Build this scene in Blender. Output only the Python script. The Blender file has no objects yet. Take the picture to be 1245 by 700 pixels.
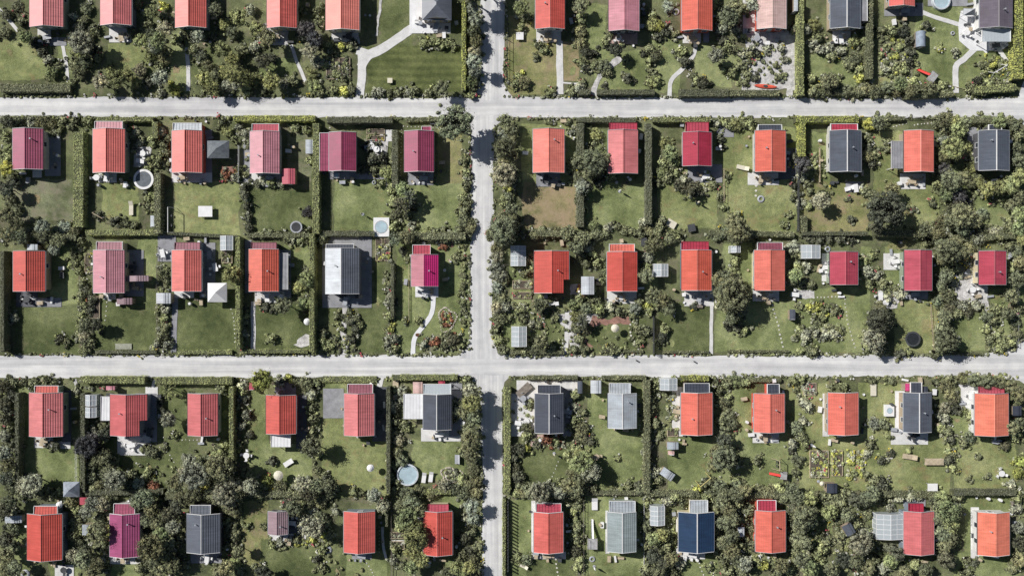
import bpy, math, random
import numpy as np
from mathutils import Vector, noise

random.seed(7)
rng = np.random.default_rng(7)
S = 0.16            # metres per image pixel at ground level
H = 165.0           # height of the drone above the gardens
scene = bpy.context.scene
COL = scene.collection

def W(px, py, h=0.0):
    """image pixel coordinates -> metres, for something whose top is h high"""
    k = (H - h) / H  # undoes the camera's perspective shift of raised tops in image pixels
    return ((px - 622.5) * S * k, (350.0 - py) * S * k)

# ------------------------------------------------------------------ materials
def new_mat(name):
    m = bpy.data.materials.new(name); m.use_nodes = True
    nt = m.node_tree
    for n in list(nt.nodes): nt.nodes.remove(n)
    out = nt.nodes.new('ShaderNodeOutputMaterial')
    return m, nt, out

def N(nt, typ, **kw):
    n = nt.nodes.new(typ)
    for k, v in kw.items():
        if k.startswith('_'): setattr(n, k[1:], v)
        else: n.inputs[k.replace('__', ' ')].default_value = v
    return n

def L(nt, a, b): nt.links.new(a, b)

def mixc(nt, a, b, fac, blend='MIX'):
    n = nt.nodes.new('ShaderNodeMix'); n.data_type = 'RGBA'; n.blend_type = blend
    for i, v in ((0, fac), (6, a), (7, b)):
        if hasattr(v, 'links') or hasattr(v, 'is_output'): L(nt, v, n.inputs[i])
        else: n.inputs[i].default_value = v if i == 0 else (*v[:3], 1)
    return n.outputs[2]

def ramp(nt, src, pts):
    r = nt.nodes.new('ShaderNodeValToRGB')
    e = r.color_ramp.elements
    e[0].position, e[0].color = pts[0][0], (*pts[0][1], 1)
    e[1].position, e[1].color = pts[-1][0], (*pts[-1][1], 1)
    for p, c in pts[1:-1]:
        k = e.new(p); k.color = (*c, 1)
    L(nt, src, r.inputs[0]); return r.outputs[0]

def noise_n(nt, vec, scale, detail=4, rough=0.6):
    n = nt.nodes.new('ShaderNodeTexNoise')
    n.inputs['Scale'].default_value = scale; n.inputs['Detail'].default_value = detail
    n.inputs['Roughness'].default_value = rough
    if vec is not None: L(nt, vec, n.inputs['Vector'])
    return n.outputs[0]

def surf(name, col, var=0.25, rough=0.8, scale=1.5, fine=14.0, spec=0.3, bump=0.0, metallic=0.0):
    """plain painted or mineral surface with large and fine mottling"""
    m, nt, out = new_mat(name)
    tc = N(nt, 'ShaderNodeTexCoord')
    pos = nt.nodes.new('ShaderNodeNewGeometry').outputs['Position']
    a = noise_n(nt, pos, scale); b = noise_n(nt, pos, fine, 2)
    lo = tuple(c * (1 - var) for c in col); hi = tuple(min(1, c * (1 + var)) for c in col)
    c1 = ramp(nt, a, [(0.3, lo), (0.7, hi)])
    c2 = mixc(nt, c1, ramp(nt, b, [(0.3, (1 - var,) * 3), (0.7, (1 + var * .3,) * 3)]), 0.6, 'MULTIPLY')
    p = N(nt, 'ShaderNodeBsdfPrincipled', Roughness=rough)
    p.inputs['Specular IOR Level'].default_value = spec
    p.inputs['Metallic'].default_value = metallic
    L(nt, c2, p.inputs['Base Color'])
    if bump:
        bp = N(nt, 'ShaderNodeBump', Strength=bump, Distance=0.1); L(nt, b, bp.inputs['Height'])
        L(nt, bp.outputs[0], p.inputs['Normal'])
    L(nt, p.outputs[0], out.inputs[0])
    return m

_mc = {}
def paint(key, col, **kw):
    if key not in _mc: _mc[key] = surf(key, col, **kw)
    return _mc[key]

def foliage_mat():
    m, nt, out = new_mat('foliage')
    oi = nt.nodes.new('ShaderNodeObjectInfo')
    at = nt.nodes.new('ShaderNodeAttribute'); at.attribute_name = 'shade'
    pos = nt.nodes.new('ShaderNodeNewGeometry').outputs['Position']
    n1 = noise_n(nt, pos, 0.9, 3)
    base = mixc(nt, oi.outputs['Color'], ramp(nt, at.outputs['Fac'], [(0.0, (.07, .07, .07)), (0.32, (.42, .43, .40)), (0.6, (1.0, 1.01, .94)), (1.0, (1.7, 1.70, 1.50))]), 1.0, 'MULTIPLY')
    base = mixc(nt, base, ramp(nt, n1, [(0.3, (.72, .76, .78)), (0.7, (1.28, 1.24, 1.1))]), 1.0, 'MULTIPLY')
    d = N(nt, 'ShaderNodeBsdfPrincipled', Roughness=0.6)
    d.inputs['Specular IOR Level'].default_value = 0.25
    L(nt, base, d.inputs['Base Color'])
    t = nt.nodes.new('ShaderNodeBsdfTranslucent'); L(nt, base, t.inputs[0])
    mx = N(nt, 'ShaderNodeMixShader'); mx.inputs[0].default_value = 0.12
    L(nt, d.outputs[0], mx.inputs[1]); L(nt, t.outputs[0], mx.inputs[2]); L(nt, mx.outputs[0], out.inputs[0])
    return m
FOL = foliage_mat()
BARK = surf('bark', (0.09, 0.07, 0.05), 0.4, 0.9, 6, 30)

def grass_mat(name, dark, mid, light, dry, dryamt=0.0, stripes=False):
    m, nt, out = new_mat(name)
    pos = nt.nodes.new('ShaderNodeNewGeometry').outputs['Position']
    big = noise_n(nt, pos, 0.13, 5, 0.62); med = noise_n(nt, pos, 0.9, 5, 0.7); fin = noise_n(nt, pos, 5.0, 3, 0.7)
    g_ = lambda q: (q[0]*1.10, q[1]*1.14, q[2]*1.10)
    c = ramp(nt, big, [(0.38, g_(dark)), (0.5, g_(mid)), (0.62, g_(light))])
    c = mixc(nt, c, ramp(nt, med, [(0.3, (.66, .69, .68)), (0.7, (1.36, 1.32, 1.18))]), 0.9, 'MULTIPLY')
    c = mixc(nt, c, ramp(nt, fin, [(0.3, (.58, .60, .56)), (0.7, (1.38, 1.36, 1.30))]), 0.9, 'MULTIPLY')
    dn = noise_n(nt, pos, 0.33, 6, 0.7)
    f = N(nt, 'ShaderNodeMapRange'); L(nt, dn, f.inputs[0])
    f.inputs[1].default_value = 0.62 - dryamt * 0.35; f.inputs[2].default_value = 0.82 - dryamt * 0.35
    c = mixc(nt, c, dry, f.outputs[0])
    if stripes:
        w = nt.nodes.new('ShaderNodeTexWave'); w.bands_direction = 'Y'
        w.inputs['Scale'].default_value = 0.22; w.inputs['Distortion'].default_value = 2.5; w.inputs['Detail Scale'].default_value = .4
        L(nt, pos, w.inputs['Vector'])
        c = mixc(nt, c, ramp(nt, w.outputs[1], [(0.1, (.84, .86, .82)), (0.9, (1.12, 1.11, 1.06))]), 1.0, 'MULTIPLY')
    p = N(nt, 'ShaderNodeBsdfPrincipled', Roughness=0.9); p.inputs['Specular IOR Level'].default_value = 0.1
    L(nt, c, p.inputs['Base Color'])
    bp = N(nt, 'ShaderNodeBump', Strength=0.6, Distance=0.12)
    L(nt, fin, bp.inputs['Height']); L(nt, bp.outputs[0], p.inputs['Normal'])
    L(nt, p.outputs[0], out.inputs[0])
    return m

DRY = (0.27, 0.21, 0.11)
GR = {
 'a': grass_mat('grass_deep', (0.074, 0.089, 0.044), (0.113, 0.130, 0.065), (0.168, 0.182, 0.099), (.19, .175, .10), 0.12),
 's': grass_mat('grass_striped', (.078, .092, .044), (.112, .126, .060), (.150, .160, .080), (.17, .16, .09), 0.0, True),
 'b': grass_mat('grass_mid', (0.123, 0.145, 0.070), (0.193, 0.217, 0.112), (0.269, 0.284, 0.161), DRY, 0.12),
 'c': grass_mat('grass_light', (0.157, 0.175, 0.085), (0.224, 0.240, 0.123), (0.293, 0.300, 0.168), DRY, 0.25),
 'd': grass_mat('grass_dry', (0.149, 0.161, 0.075), (0.215, 0.213, 0.110), (0.292, 0.266, 0.154), (.31, .245, .16), 0.35),
 'D': grass_mat('grass_parched', (.150, .150, .080), (.235, .205, .120), (.300, .250, .155), (.36, .28, .18), 0.62),
 'e': grass_mat('grass_rough', (0.099, 0.113, 0.066), (0.182, 0.193, 0.130), (0.259, 0.266, 0.187), (.24, .22, .16), 0.5),
}
GROUND = grass_mat('rough_ground', (0.083, 0.092, 0.054), (0.127, 0.139, 0.080), (0.189, 0.197, 0.118), (.19, .17, .12), 0.35)

def road_mat(name, axis):
    m, nt, out = new_mat(name)
    pos = nt.nodes.new('ShaderNodeNewGeometry').outputs['Position']
    mp = nt.nodes.new('ShaderNodeMapping'); L(nt, pos, mp.inputs[0])
    mp.inputs['Scale'].default_value = (0.025, .85, 1) if axis == 'x' else (.85, 0.025, 1)
    st = noise_n(nt, mp.outputs[0], 1.0, 5, 0.6)
    bl = noise_n(nt, pos, 0.35, 5, 0.65); fi = noise_n(nt, pos, 7, 3, 0.7)
    c = ramp(nt, st, [(0.34, (.51, .51, .52)), (0.5, (.625, .625, .63)), (0.64, (.75, .75, .745))])
    c = mixc(nt, c, ramp(nt, bl, [(0.3, (.84, .84, .855)), (0.7, (1.08, 1.08, 1.06))]), 1.0, 'MULTIPLY')
    c = mixc(nt, c, ramp(nt, fi, [(0.25, (.93, .93, .93)), (0.75, (1.05, 1.05, 1.05))]), 1.0, 'MULTIPLY')
    p = N(nt, 'ShaderNodeBsdfPrincipled', Roughness=0.95); p.inputs['Specular IOR Level'].default_value = 0.1
    L(nt, c, p.inputs['Base Color'])
    bp = N(nt, 'ShaderNodeBump', Strength=0.35, Distance=0.05); L(nt, fi, bp.inputs['Height']); L(nt, bp.outputs[0], p.inputs['Normal'])
    L(nt, p.outputs[0], out.inputs[0]); return m
ROADX = road_mat('gravel_road_x', 'x'); ROADY = road_mat('gravel_road_y', 'y')

PV = {
 'w': surf('pale_concrete', (.66, .655, .645), .14, .85, .8, 6, bump=.2),
 'W': surf('white_paving', (.74, .745, .76), .08, .8, .8, 6),
 'g': surf('grey_concrete', (.29, .295, .315), .2, .85, .7, 5, bump=.2),
 'k': surf('dark_deck_shade', (.13, .135, .15), .2, .8, .7, 5),  # dark deck tone, also paints deeper cabin shadow on terraces to the east
 'p': surf('pinkish_paving', (.50, .36, .32), .2, .85, .9, 5),
 'l': surf('loose_gravel', (.56, .55, .54), .34, .95, 1.2, 4, bump=.6),
 'f': surf('flower_soil', (.33, .19, .15), .4, .95, .8, 3, bump=.6),
 'm': surf('garden_soil', (.12, .10, .08), .4, .95, 1.2, 4, bump=.6),
}
GLASS = None
def glass_mat():
    m, nt, out = new_mat('greenhouse_glass')
    p = N(nt, 'ShaderNodeBsdfPrincipled', Roughness=0.12)
    p.inputs['Base Color'].default_value = (.58, .64, .68, 1); p.inputs['Alpha'].default_value = 0.7
    p.inputs['Specular IOR Level'].default_value = 0.8
    L(nt, p.outputs[0], out.inputs[0]); return m
GLASS = glass_mat()
PANE = surf('window_pane', (.05, .06, .075), .2, .1, 1, 5, spec=.8)
WATER = surf('pool_water', (.42, .54, .60), .12, .15, .8, 3, spec=.6)
WHITE = surf('white_paint', (.78, .78, .78), .06, .6, 1, 8)
DARKM = surf('dark_metal', (.07, .075, .08), .2, .5, 1, 8)
GREYM = surf('grey_metal', (.38, .40, .43), .12, .5, 1, 8)
WOOD = surf('pale_wood', (.50, .42, .30), .25, .8, 2, 12)
WOODD = surf('weathered_wood', (.24, .21, .18), .3, .85, 2, 12)
REDP = surf('red_paint', (.62, .06, .05), .1, .45, 1, 8)
CREAM = surf('cream_fabric', (.68, .64, .52), .08, .8, 1, 8)

# ------------------------------------------------------------------ mesh helpers
class MB:
    def __init__(s): s.v = []; s.f = []; s.m = []
    def quad(s, a, b, c, d, mi=0):
        n = len(s.v); s.v += [a, b, c, d]; s.f.append((n, n+1, n+2, n+3)); s.m.append(mi)
    def tri(s, a, b, c, mi=0):
        n = len(s.v); s.v += [a, b, c]; s.f.append((n, n+1, n+2)); s.m.append(mi)
    def box(s, x0, y0, z0, x1, y1, z1, mi=0):
        n = len(s.v)
        s.v += [(x0,y0,z0),(x1,y0,z0),(x1,y1,z0),(x0,y1,z0),(x0,y0,z1),(x1,y0,z1),(x1,y1,z1),(x0,y1,z1)]
        for q in ((0,3,2,1),(4,5,6,7),(0,1,5,4),(1,2,6,5),(2,3,7,6),(3,0,4,7)):
            s.f.append(tuple(n+i for i in q)); s.m.append(mi)
    def bar(s, a, b, r, mi=0, sides=6, r2=None):
        a = Vector(a); b = Vector(b); r2 = r if r2 is None else r2
        d = (b - a).normalized(); u = d.orthogonal().normalized(); w = d.cross(u)
        n = len(s.v)
        for k in range(sides):
            t = 2*math.pi*k/sides; o = u*math.cos(t) + w*math.sin(t)
            s.v.append(tuple(a + o*r)); s.v.append(tuple(b + o*r2))
        for k in range(sides):
            i = n+2*k; j = n+2*((k+1) % sides)
            s.f.append((i, j, j+1, i+1)); s.m.append(mi)
        s.f.append(tuple(n+2*k for k in range(sides))[::-1]); s.m.append(mi)
        s.f.append(tuple(n+2*k+1 for k in range(sides))); s.m.append(mi)
    def lathe(s, prof, seg=20, mi=0, sx=1, sy=1):
        n = len(s.v)
        for r, z in prof:
            for k in range(seg):
                t = 2*math.pi*k/seg; s.v.append((r*math.cos(t)*sx, r*math.sin(t)*sy, z))
        for i in range(len(prof)-1):
            for k in range(seg):
                a = n+i*seg+k; b = n+i*seg+(k+1) % seg
                s.f.append((a, b, b+seg, a+seg)); s.m.append(mi)
        if prof[-1][0] > 1e-4: s.f.append(tuple(n+(len(prof)-1)*seg+k for k in range(seg))); s.m.append(mi)
        if prof[0][0] > 1e-4: s.f.append(tuple(n+k for k in range(seg))[::-1]); s.m.append(mi)
    def mesh(s, name, mats):
        me = bpy.data.meshes.new(name); me.from_pydata(s.v, [], s.f)
        for m in (mats if isinstance(mats, (list, tuple)) else [mats]): me.materials.append(m)
        if s.m: me.polygons.foreach_set('material_index', s.m)
        me.update(); return me
    def build(s, name, mats, parent=None, loc=None, rz=0.0):
        return link(name, s.mesh(name, mats), parent, loc, rz)

def link(name, data, parent=None, loc=None, rz=0.0):
    o = bpy.data.objects.new(name, data); COL.objects.link(o)
    if parent is not None: o.parent = parent
    if loc is not None: o.location = loc
    if rz: o.rotation_euler.z = rz
    return o

TOP = []
def tag(o, label, cat, group=None, kind=None, at=None):
    o['label'] = label; o['category'] = cat
    if group: o['group'] = group
    if kind: o['kind'] = kind
    TOP.append(o); return o
def thing(name, label, cat, loc, rz=0.0, group=None):
    return tag(link(name, None, None, loc, rz), label, cat, group)
def copy_tree(src, loc, rz=0.0, label=None, group=None):
    def cp(o, par):
        c = o.copy(); COL.objects.link(c); c.parent = par
        for ch in [x for x in o.children]: cp(ch, c)
        return c
    r = cp(src, None); r.location = loc; r.rotation_euler.z = rz
    if label: r['label'] = label
    if group: r['group'] = group
    TOP.append(r); return r

# ------------------------------------------------------------------ where is it (for descriptions)
COLB = [92, 192, 289, 384, 478, 598, 706, 790, 882, 970, 1060, 1160, 9999]
COLN = ['leftmost', 'second PLOT from left', 'third PLOT from left', 'third PLOT left of lane', 'second PLOT left of lane',
        'first PLOT left of lane', 'first PLOT right of lane', 'second PLOT right of lane', 'third PLOT right of lane',
        'fourth PLOT right of lane', 'third PLOT from right', 'second PLOT from right', 'rightmost']
COLN = [c if 'PLOT' in c else c + ' PLOT' for c in COLN]
ROWB = [131, 283, 446, 600, 9999]
ROWN = ['top row', 'second row', 'third row', 'fourth row', 'bottom row']
def plot_of(px, py):
    c = next(i for i, b in enumerate(COLB) if px < b); r = next(i for i, b in enumerate(ROWB) if py < b); return c, r
def plot_phrase(px, py, word='plot'):
    c, r = plot_of(px, py); return COLN[c].replace('PLOT', word) + ', ' + ROWN[r]
def sector(px, py):
    c, r = plot_of(px, py)
    x0 = 0 if c == 0 else COLB[c-1]; x1 = min(COLB[c], 1245)
    if c == 5: x1 = 572
    if c == 6: x0 = 612
    y0 = [0, 143, 283, 458, 600][r]; y1 = [118, 283, 432, 600, 700][r]
    u = (px-x0)/(x1-x0); v = (py-y0)/(y1-y0)
    return ('upper', 'middle', 'lower')[0 if v < .34 else 1 if v < .67 else 2] + ' ' + ('left', 'centre', 'right')[0 if u < .34 else 1 if u < .67 else 2]

# ------------------------------------------------------------------ ground, roads, lawns
def sheet(name, pts, z, mat, wob=0.0, step=1.0, label=None, thick=0.0):
    """flat patch from image pixel points, with a slightly uneven outline"""
    P = [Vector((*W(*p), 0)) for p in pts]; out = []
    for i, a in enumerate(P):
        b = P[(i+1) % len(P)]; n = max(1, int((b-a).length/step)) if wob else 1
        for k in range(n):
            q = a.lerp(b, k/n)
            if wob:
                o = noise.noise_vector(Vector((q.x*.35, q.y*.35, 3.1)))*wob + noise.noise_vector(Vector((q.x*1.3, q.y*1.3, 9.1)))*wob*.5
                q = q + Vector((o.x, o.y, 0))
            out.append((q.x, q.y))
    area = sum(out[i][0]*out[(i+1) % len(out)][1] - out[(i+1) % len(out)][0]*out[i][1] for i in range(len(out)))
    if area < 0: out = out[::-1]
    n = len(out); mb = MB()
    mb.v = [(x, y, z) for x, y in out]; mb.f = [tuple(range(n))]; mb.m = [0]
    if thick:
        mb.v += [(x, y, z-thick) for x, y in out]
        for i in range(n): mb.f.append((i, i+n, (i+1) % n+n, (i+1) % n)); mb.m.append(0)
    o = mb.build(name, mat)
    tag(o, label or (name.replace('_', ' ') + ' of the allotment gardens'), name.replace('_', ' '), kind='structure')
    return o

def rect(x0, y0, x1, y1): return [(x0, y0), (x1, y0), (x1, y1), (x0, y1)]
gm = MB(); gm.quad((-1500, -1500, 0), (1500, -1500, 0), (1500, 1500, 0), (-1500, 1500, 0))
tag(gm.build('ground', GROUND), 'rough grassy ground under the whole allotment colony', 'ground', kind='structure')

road_n = [(-400, 118), (583, 119), (614, 119), (1237, 119), (1245, 100), (1300, 60), (1300, 200), (1262, 180), (1245, 152), (1231, 142),
          (1160, 143), (600, 143), (400, 143), (200, 142), (-400, 141)]
sheet('gravel_road', road_n, 0.012, ROADX, .35, 1.0, 'pale gravel road crossing the photo between top and second rows')
road_s = [(-400, 432), (560, 432), (575, 428), (598, 424), (612, 432), (900, 432), (1195, 432), (1215, 428), (1235, 422), (1262, 400), (1300, 380),
          (1300, 520), (1262, 480), (1240, 462), (1200, 457), (900, 458), (618, 458), (560, 458), (300, 459), (-400, 460)]
sheet('gravel_road', road_s, 0.012, ROADX, .35, 1.0, 'pale gravel road crossing the photo between third and fourth rows')
sheet('gravel_lane', [(583, -400), (613, -400), (613, 100), (618, 112), (626, 122), (560, 122), (576, 112), (584, 100)], 0.017, ROADY, .3, 1.0,
      'pale gravel lane running up between the top row plots')
sheet('gravel_lane', [(556, 140), (632, 140), (612, 146), (602, 155), (600, 200), (600, 300), (597, 400), (604, 425), (616, 436), (550, 436), (568, 425), (572, 400), (572, 300), (573, 160), (570, 147)],
      0.017, ROADY, .3, 1.0, 'pale gravel lane between the second and third row plots')
sheet('gravel_lane', [(560, 456), (622, 456), (614, 464), (611, 480), (611, 1100), (587, 1100), (586, 600), (584, 480), (578, 464)], 0.017, ROADY, .3, 1.0,
      'pale gravel lane running down between the bottom row plots')
sheet('gravel_lane', [(1252, 160), (1300, 160), (1300, 420), (1252, 420)], 0.017, ROADY, .3, 1.0, 'pale gravel lane at the far right of the gardens')

LAWNS = """0 48 62 98 c;130 52 186 92 c;208 40 232 112 b;315 72 362 100 b;462 -10 502 62 a;446 56 562 112 s;618 18 678 116 d;684 50 704 98 D;710 5 738 62 b;722 62 790 112 b
790 40 828 112 b;846 50 890 106 b;868 60 905 100 b;985 66 1042 106 b;1112 8 1172 106 b;1168 60 1226 108 b;1068 44 1110 98 e;1062 96 1112 108 c;70 40 88 90 b;232 60 262 95 a
16 218 90 268 e;124 220 168 268 c;212 221 292 288 c;302 230 378 286 a;406 218 478 282 b;486 222 564 282 b;532 150 562 222 d;290 160 304 200 e;348 160 380 220 e
634 150 704 225 c;636 222 704 278 D;712 222 786 280 b;800 200 872 278 c;880 155 968 282 c;840 160 880 220 b;974 220 1056 282 d;1062 158 1112 240 c;1092 225 1142 278 c;1186 238 1234 278 b;1140 200 1180 240 b;712 158 742 200 b;984 160 1010 220 b
18 370 98 430 a;60 300 95 370 b;116 352 192 428 a;168 288 192 345 b;214 362 288 428 a;268 320 288 345 a;310 370 378 426 a;345 288 378 360 b;393 370 416 428 a;436 365 470 428 a;454 318 470 372 a;482 290 572 428 b
612 395 645 428 b;650 380 688 428 a;716 388 786 428 a;784 330 800 372 b;802 366 866 428 a;870 366 968 428 b;880 295 915 345 b;968 350 1060 428 b;1088 360 1140 428 c;1076 300 1100 360 b;1158 380 1198 428 b;1205 350 1245 428 b;1165 300 1190 360 e;620 320 646 395 b;782 312 800 335 b;1046 300 1060 350 b
20 470 47 602 b;42 540 96 602 b;110 520 140 560 a;195 470 228 562 a;135 555 220 600 a;296 470 326 552 b;300 540 380 600 b;392 506 474 604 c;392 460 420 474 b;500 534 565 586 b;265 480 280 560 a
632 540 704 592 a;715 470 742 560 b;712 520 784 596 b;774 470 784 540 b;812 530 876 600 b;866 470 920 590 b;890 520 964 592 b;955 465 1008 545 c;970 530 1060 596 c;1044 465 1100 545 c;1060 530 1156 602 c;1160 530 1236 600 c;1150 480 1186 540 b
18 640 36 704 b;60 678 100 704 b;296 610 326 704 d;318 655 420 704 a;340 610 380 640 b;455 610 475 704 a;420 668 470 704 b;622 606 650 700 b;640 670 700 704 a;708 603 742 704 b;738 668 784 704 b;775 605 784 670 b;822 675 872 704 b;982 612 1012 664 b
1040 610 1068 632 c;1160 600 1238 625 b;1160 672 1240 704 b;1080 672 1110 690 b;135 680 170 704 b;540 600 562 620 b;1172 620 1190 676 b;540 672 565 704 b"""
zz = 0
for row in LAWNS.replace('\n', ';').split(';'):
    x0, y0, x1, y1, k = row.split(); x0, y0, x1, y1 = map(float, (x0, y0, x1, y1))
    zz += 1
    sheet('lawn', rect(x0, y0, x1, y1), 0.003 + 0.00007*zz, GR[k], .55, .8, 'mown grass of the %s' % plot_phrase((x0+x1)/2, (y0+y1)/2))

random.seed(61)
for i in range(46):
    q = LAWNS.replace('\n', ';').split(';')[random.randrange(100)].split(); x0, y0, x1, y1 = map(float, q[:4])
    if q[4] in 's' or x1-x0 < 14 or y1-y0 < 14: continue
    cx_, cy_ = random.uniform(x0+6, x1-6), random.uniform(y0+6, y1-6); zz += 1; ra, rb_ = random.uniform(2, 5), random.uniform(2, 7)
    sheet('worn_grass', [(cx_+ra*math.cos(a*.785)*random.uniform(.6, 1.2), cy_+rb_*math.sin(a*.785)*random.uniform(.6, 1.2)) for a in range(8)], .016+.0001*zz, GR['D' if i % 3 == 0 else 'c' if q[4] != 'c' else 'd'], .5, .4, 'worn paler patch of grass, ' + plot_phrase(cx_, cy_))
PATIO = """46 34 62 45 w;60 46 81 56 g;133 32 160 52 w;320 30 350 56 l;403 36 436 52 w;498 -8 548 41 W;652 34 682 52 w;738 38 775 54 p;830 37 852 53 w;855 37 862 52 g
902 86 945 110 l;906 38 968 110 l;903 -10 922 42 w;1012 36 1034 54 w;1075 4 1122 20 g;1128 -8 1176 8 g
40 206 51 216 w;55 164 74 214 g;209 210 258 222 w;247 158 258 210 g;120 211 142 222 w;306 211 345 224 w;296 176 305 222 g;400 208 472 218 g;462 158 478 172 w;496 209 527 225 g;652 210 681 227 g
836 200 878 222 g;875 150 892 167 g;909 210 947 225 w;946 180 968 218 k;1094 211 1125 230 w;1176 155 1194 175 g;1028 221 1050 234 g;452 168 472 190 l;164 178 184 202 l
20 354 46 373 k;45 362 75 373 g;150 304 175 360 g;126 354 141 364 w;192 286 214 318 g;243 295 262 362 g;212 353 236 362 w;298 292 306 356 g;338 304 354 362 g;310 354 346 368 w;392 288 452 374 g;505 346 533 361 W
738 353 774 369 w;832 352 868 372 w;915 352 947 366 w;999 308 1010 342 w;1074 308 1100 328 w;1098 352 1128 364 g;1160 334 1202 368 l;1180 302 1192 340 l;966 352 990 364 l;694 345 706 380 l;1068 352 1092 376 l
42 529 65 544 w;64 536 86 545 w;76 474 87 537 k;177 470 192 482 w;165 478 191 537 g;143 528 184 553 w;393 472 418 508 g;453 470 470 536 k;512 520 560 536 w;546 464 562 530 g
628 462 702 480 w;620 478 652 530 w;684 472 696 530 g;817 470 830 530 w;915 523 947 538 w;1083 520 1128 540 w;1088 475 1100 525 W;1168 466 1192 496 w;1000 478 1008 530 w;645 528 680 542 p;336 464 360 480 g;360 480 373 545 k;760 466 768 478 g
67 686 90 702 w;134 674 170 685 w;232 670 270 684 g;328 646 372 658 w;350 622 370 648 k;428 670 452 679 g;646 608 651 678 w;648 670 688 679 w;736 620 741 672 w;822 622 827 672 w;827 669 857 679 w;1180 616 1190 678 w;1098 604 1125 615 g;474 646 492 652 w;474 656 492 660 w"""
for row in PATIO.replace('\n', ';').split(';'):
    x0, y0, x1, y1, k = row.split(); x0, y0, x1, y1 = map(float, (x0, y0, x1, y1))
    zz += 1
    rough = k in 'lfm'
    sheet('gravel_patch' if rough else 'patio', rect(x0, y0, x1, y1), (.03 if rough else .075) + .00011*zz, PV[k], .6 if rough else 0, .7,
          'paved terrace by the house, %s' % plot_phrase((x0+x1)/2, (y0+y1)/2), 0 if rough else .06)
sheet('patio', [(1168, 14), (1192, 8), (1228, 34), (1228, 54), (1217, 62), (1202, 62), (1199, 66), (1195, 62), (1180, 62), (1166, 50), (1165, 30)], .085, PV['W'], 0, 1, 'white octagonal terrace of the rightmost plot, top row', .06)
for pts, k in (([(678, 382), (725, 380), (730, 392), (700, 410), (712, 425), (695, 428)], 'l'), ([(720, 384), (768, 386), (766, 396), (730, 392), (715, 400)], 'f'), ([(704, 404), (722, 418), (722, 428), (706, 428)], 'f'),
               ([(268, 203), (288, 200), (292, 222), (275, 220)], 'f'), ([(358, 421), (372, 404), (376, 410), (376, 422)], 'l'), ([(515, 412), (560, 405), (566, 424), (518, 428)], 'e'),
               ([(532, 288), (552, 290), (550, 300), (530, 298)], 'f'), ([(1080, 295), (1105, 292), (1102, 304), (1078, 304)], 'd'), ([(1120, 385), (1136, 388), (1136, 410), (1122, 405)], 'd')):
    zz += 1
    sheet('flower_bed_soil' if k in 'f' else 'gravel_patch' if k == 'l' else 'lawn', pts, .02+.0001*zz, PV.get(k) or GR[k], .7, .6)

def path(pts, w, k, name='path'):
    P = [Vector(p) for p in pts]
    lft, rgt = [], []
    for i, p in enumerate(P):
        d = (P[min(i+1, len(P)-1)] - P[max(i-1, 0)]).normalized(); n = Vector((-d.y, d.x))*w/2
        lft.append(tuple(p+n)); rgt.append(tuple(p-n))
    global zz; zz += 1
    sheet(name, lft + rgt[::-1], .035 + .0001*zz, PV[k], .12 if k != 'l' else .5, .5, 'narrow garden path, ' + plot_phrase(*pts[len(pts)//2]), .03)
def smooth(pts, n=4):
    out = []
    for i in range(len(pts)-1):
        p0 = pts[max(i-1, 0)]; p1 = pts[i]; p2 = pts[i+1]; p3 = pts[min(i+2, len(pts)-1)]
        for k in range(n):
            t = k/n
            out.append(tuple(.5*((2*b)+(-a+c)*t+(2*a-5*b+4*c-d)*t*t+(-a+3*b-3*c+d)*t**3) for a, b, c, d in zip(p0, p1, p2, p3)))
    return out + [pts[-1]]
for pts, w, k in (([(-4, 8), (10, 24), (22, 38)], 4, 'w'), ([(75, 48), (80, 75), (83, 100)], 4, 'w'), ([(227, 58), (229, 85), (229, 111)], 4.5, 'w'), ([(354, 55), (361, 75), (372, 100)], 4, 'w'),
                  ([(440, 62), (440, 90), (437, 120)], 10, 'w'), ([(439, 82), (447, 68), (464, 60), (484, 47), (502, 34)], 11, 'w'), ([(434, 62), (448, 66)], 10, 'w'), ([(464, -5), (462, 15), (458, 45)], 2.5, 'l'),
                  ([(680, 50), (681, 115)], 8, 'w'), ([(684, 101), (706, 102)], 2, 'w'), ([(753, 70), (735, 87), (725, 100), (720, 116)], 6, 'l'), ([(846, 52), (843, 68), (830, 84), (816, 98), (814, 117)], 5, 'w'),
                  ([(960, 52), (961, 118)], 7, 'l'), ([(1120, 15), (1145, 24), (1168, 31)], 5, 'w'), ([(1185, 60), (1172, 72), (1162, 82), (1162, 113)], 7, 'w'), ([(1214, 60), (1226, 78)], 5, 'w'),
                  ([(213, 362), (211, 428)], 7, 'g'), ([(308, 366), (308, 428)], 5.5, 'w'), ([(420, 372), (418, 400), (420, 432)], 8, 'l'), ([(527, 360), (525, 380), (514, 397), (504, 412), (502, 431)], 5.5, 'W'),
                  ([(690, 378), (688, 430)], 5, 'w'), ([(865, 370), (865, 430)], 4, 'w'), ([(1200, 366), (1202, 390), (1210, 430)], 5.5, 'l'), ([(1180, 345), (1170, 360), (1165, 375)], 6, 'l'),
                  ([(1167, 465), (1178, 480)], 6, 'w'), ([(465, 640), (466, 662), (470, 680)], 3, 'w'), ([(1156, 150), (1178, 160)], 3, 'w'), ([(188, 462), (184, 478)], 4, 'w'), ([(93, 462), (96, 475)], 5, 'l'),
                  ([(464, 458), (460, 475)], 6, 'w'), ([(1070, 558), (1085, 556)], 2, 'w'), ([(905, 118), (905, 108)], 6, 'l'), ([(872, 455), (868, 470)], 5, 'w')):
    path(smooth(pts), w, k)

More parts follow.
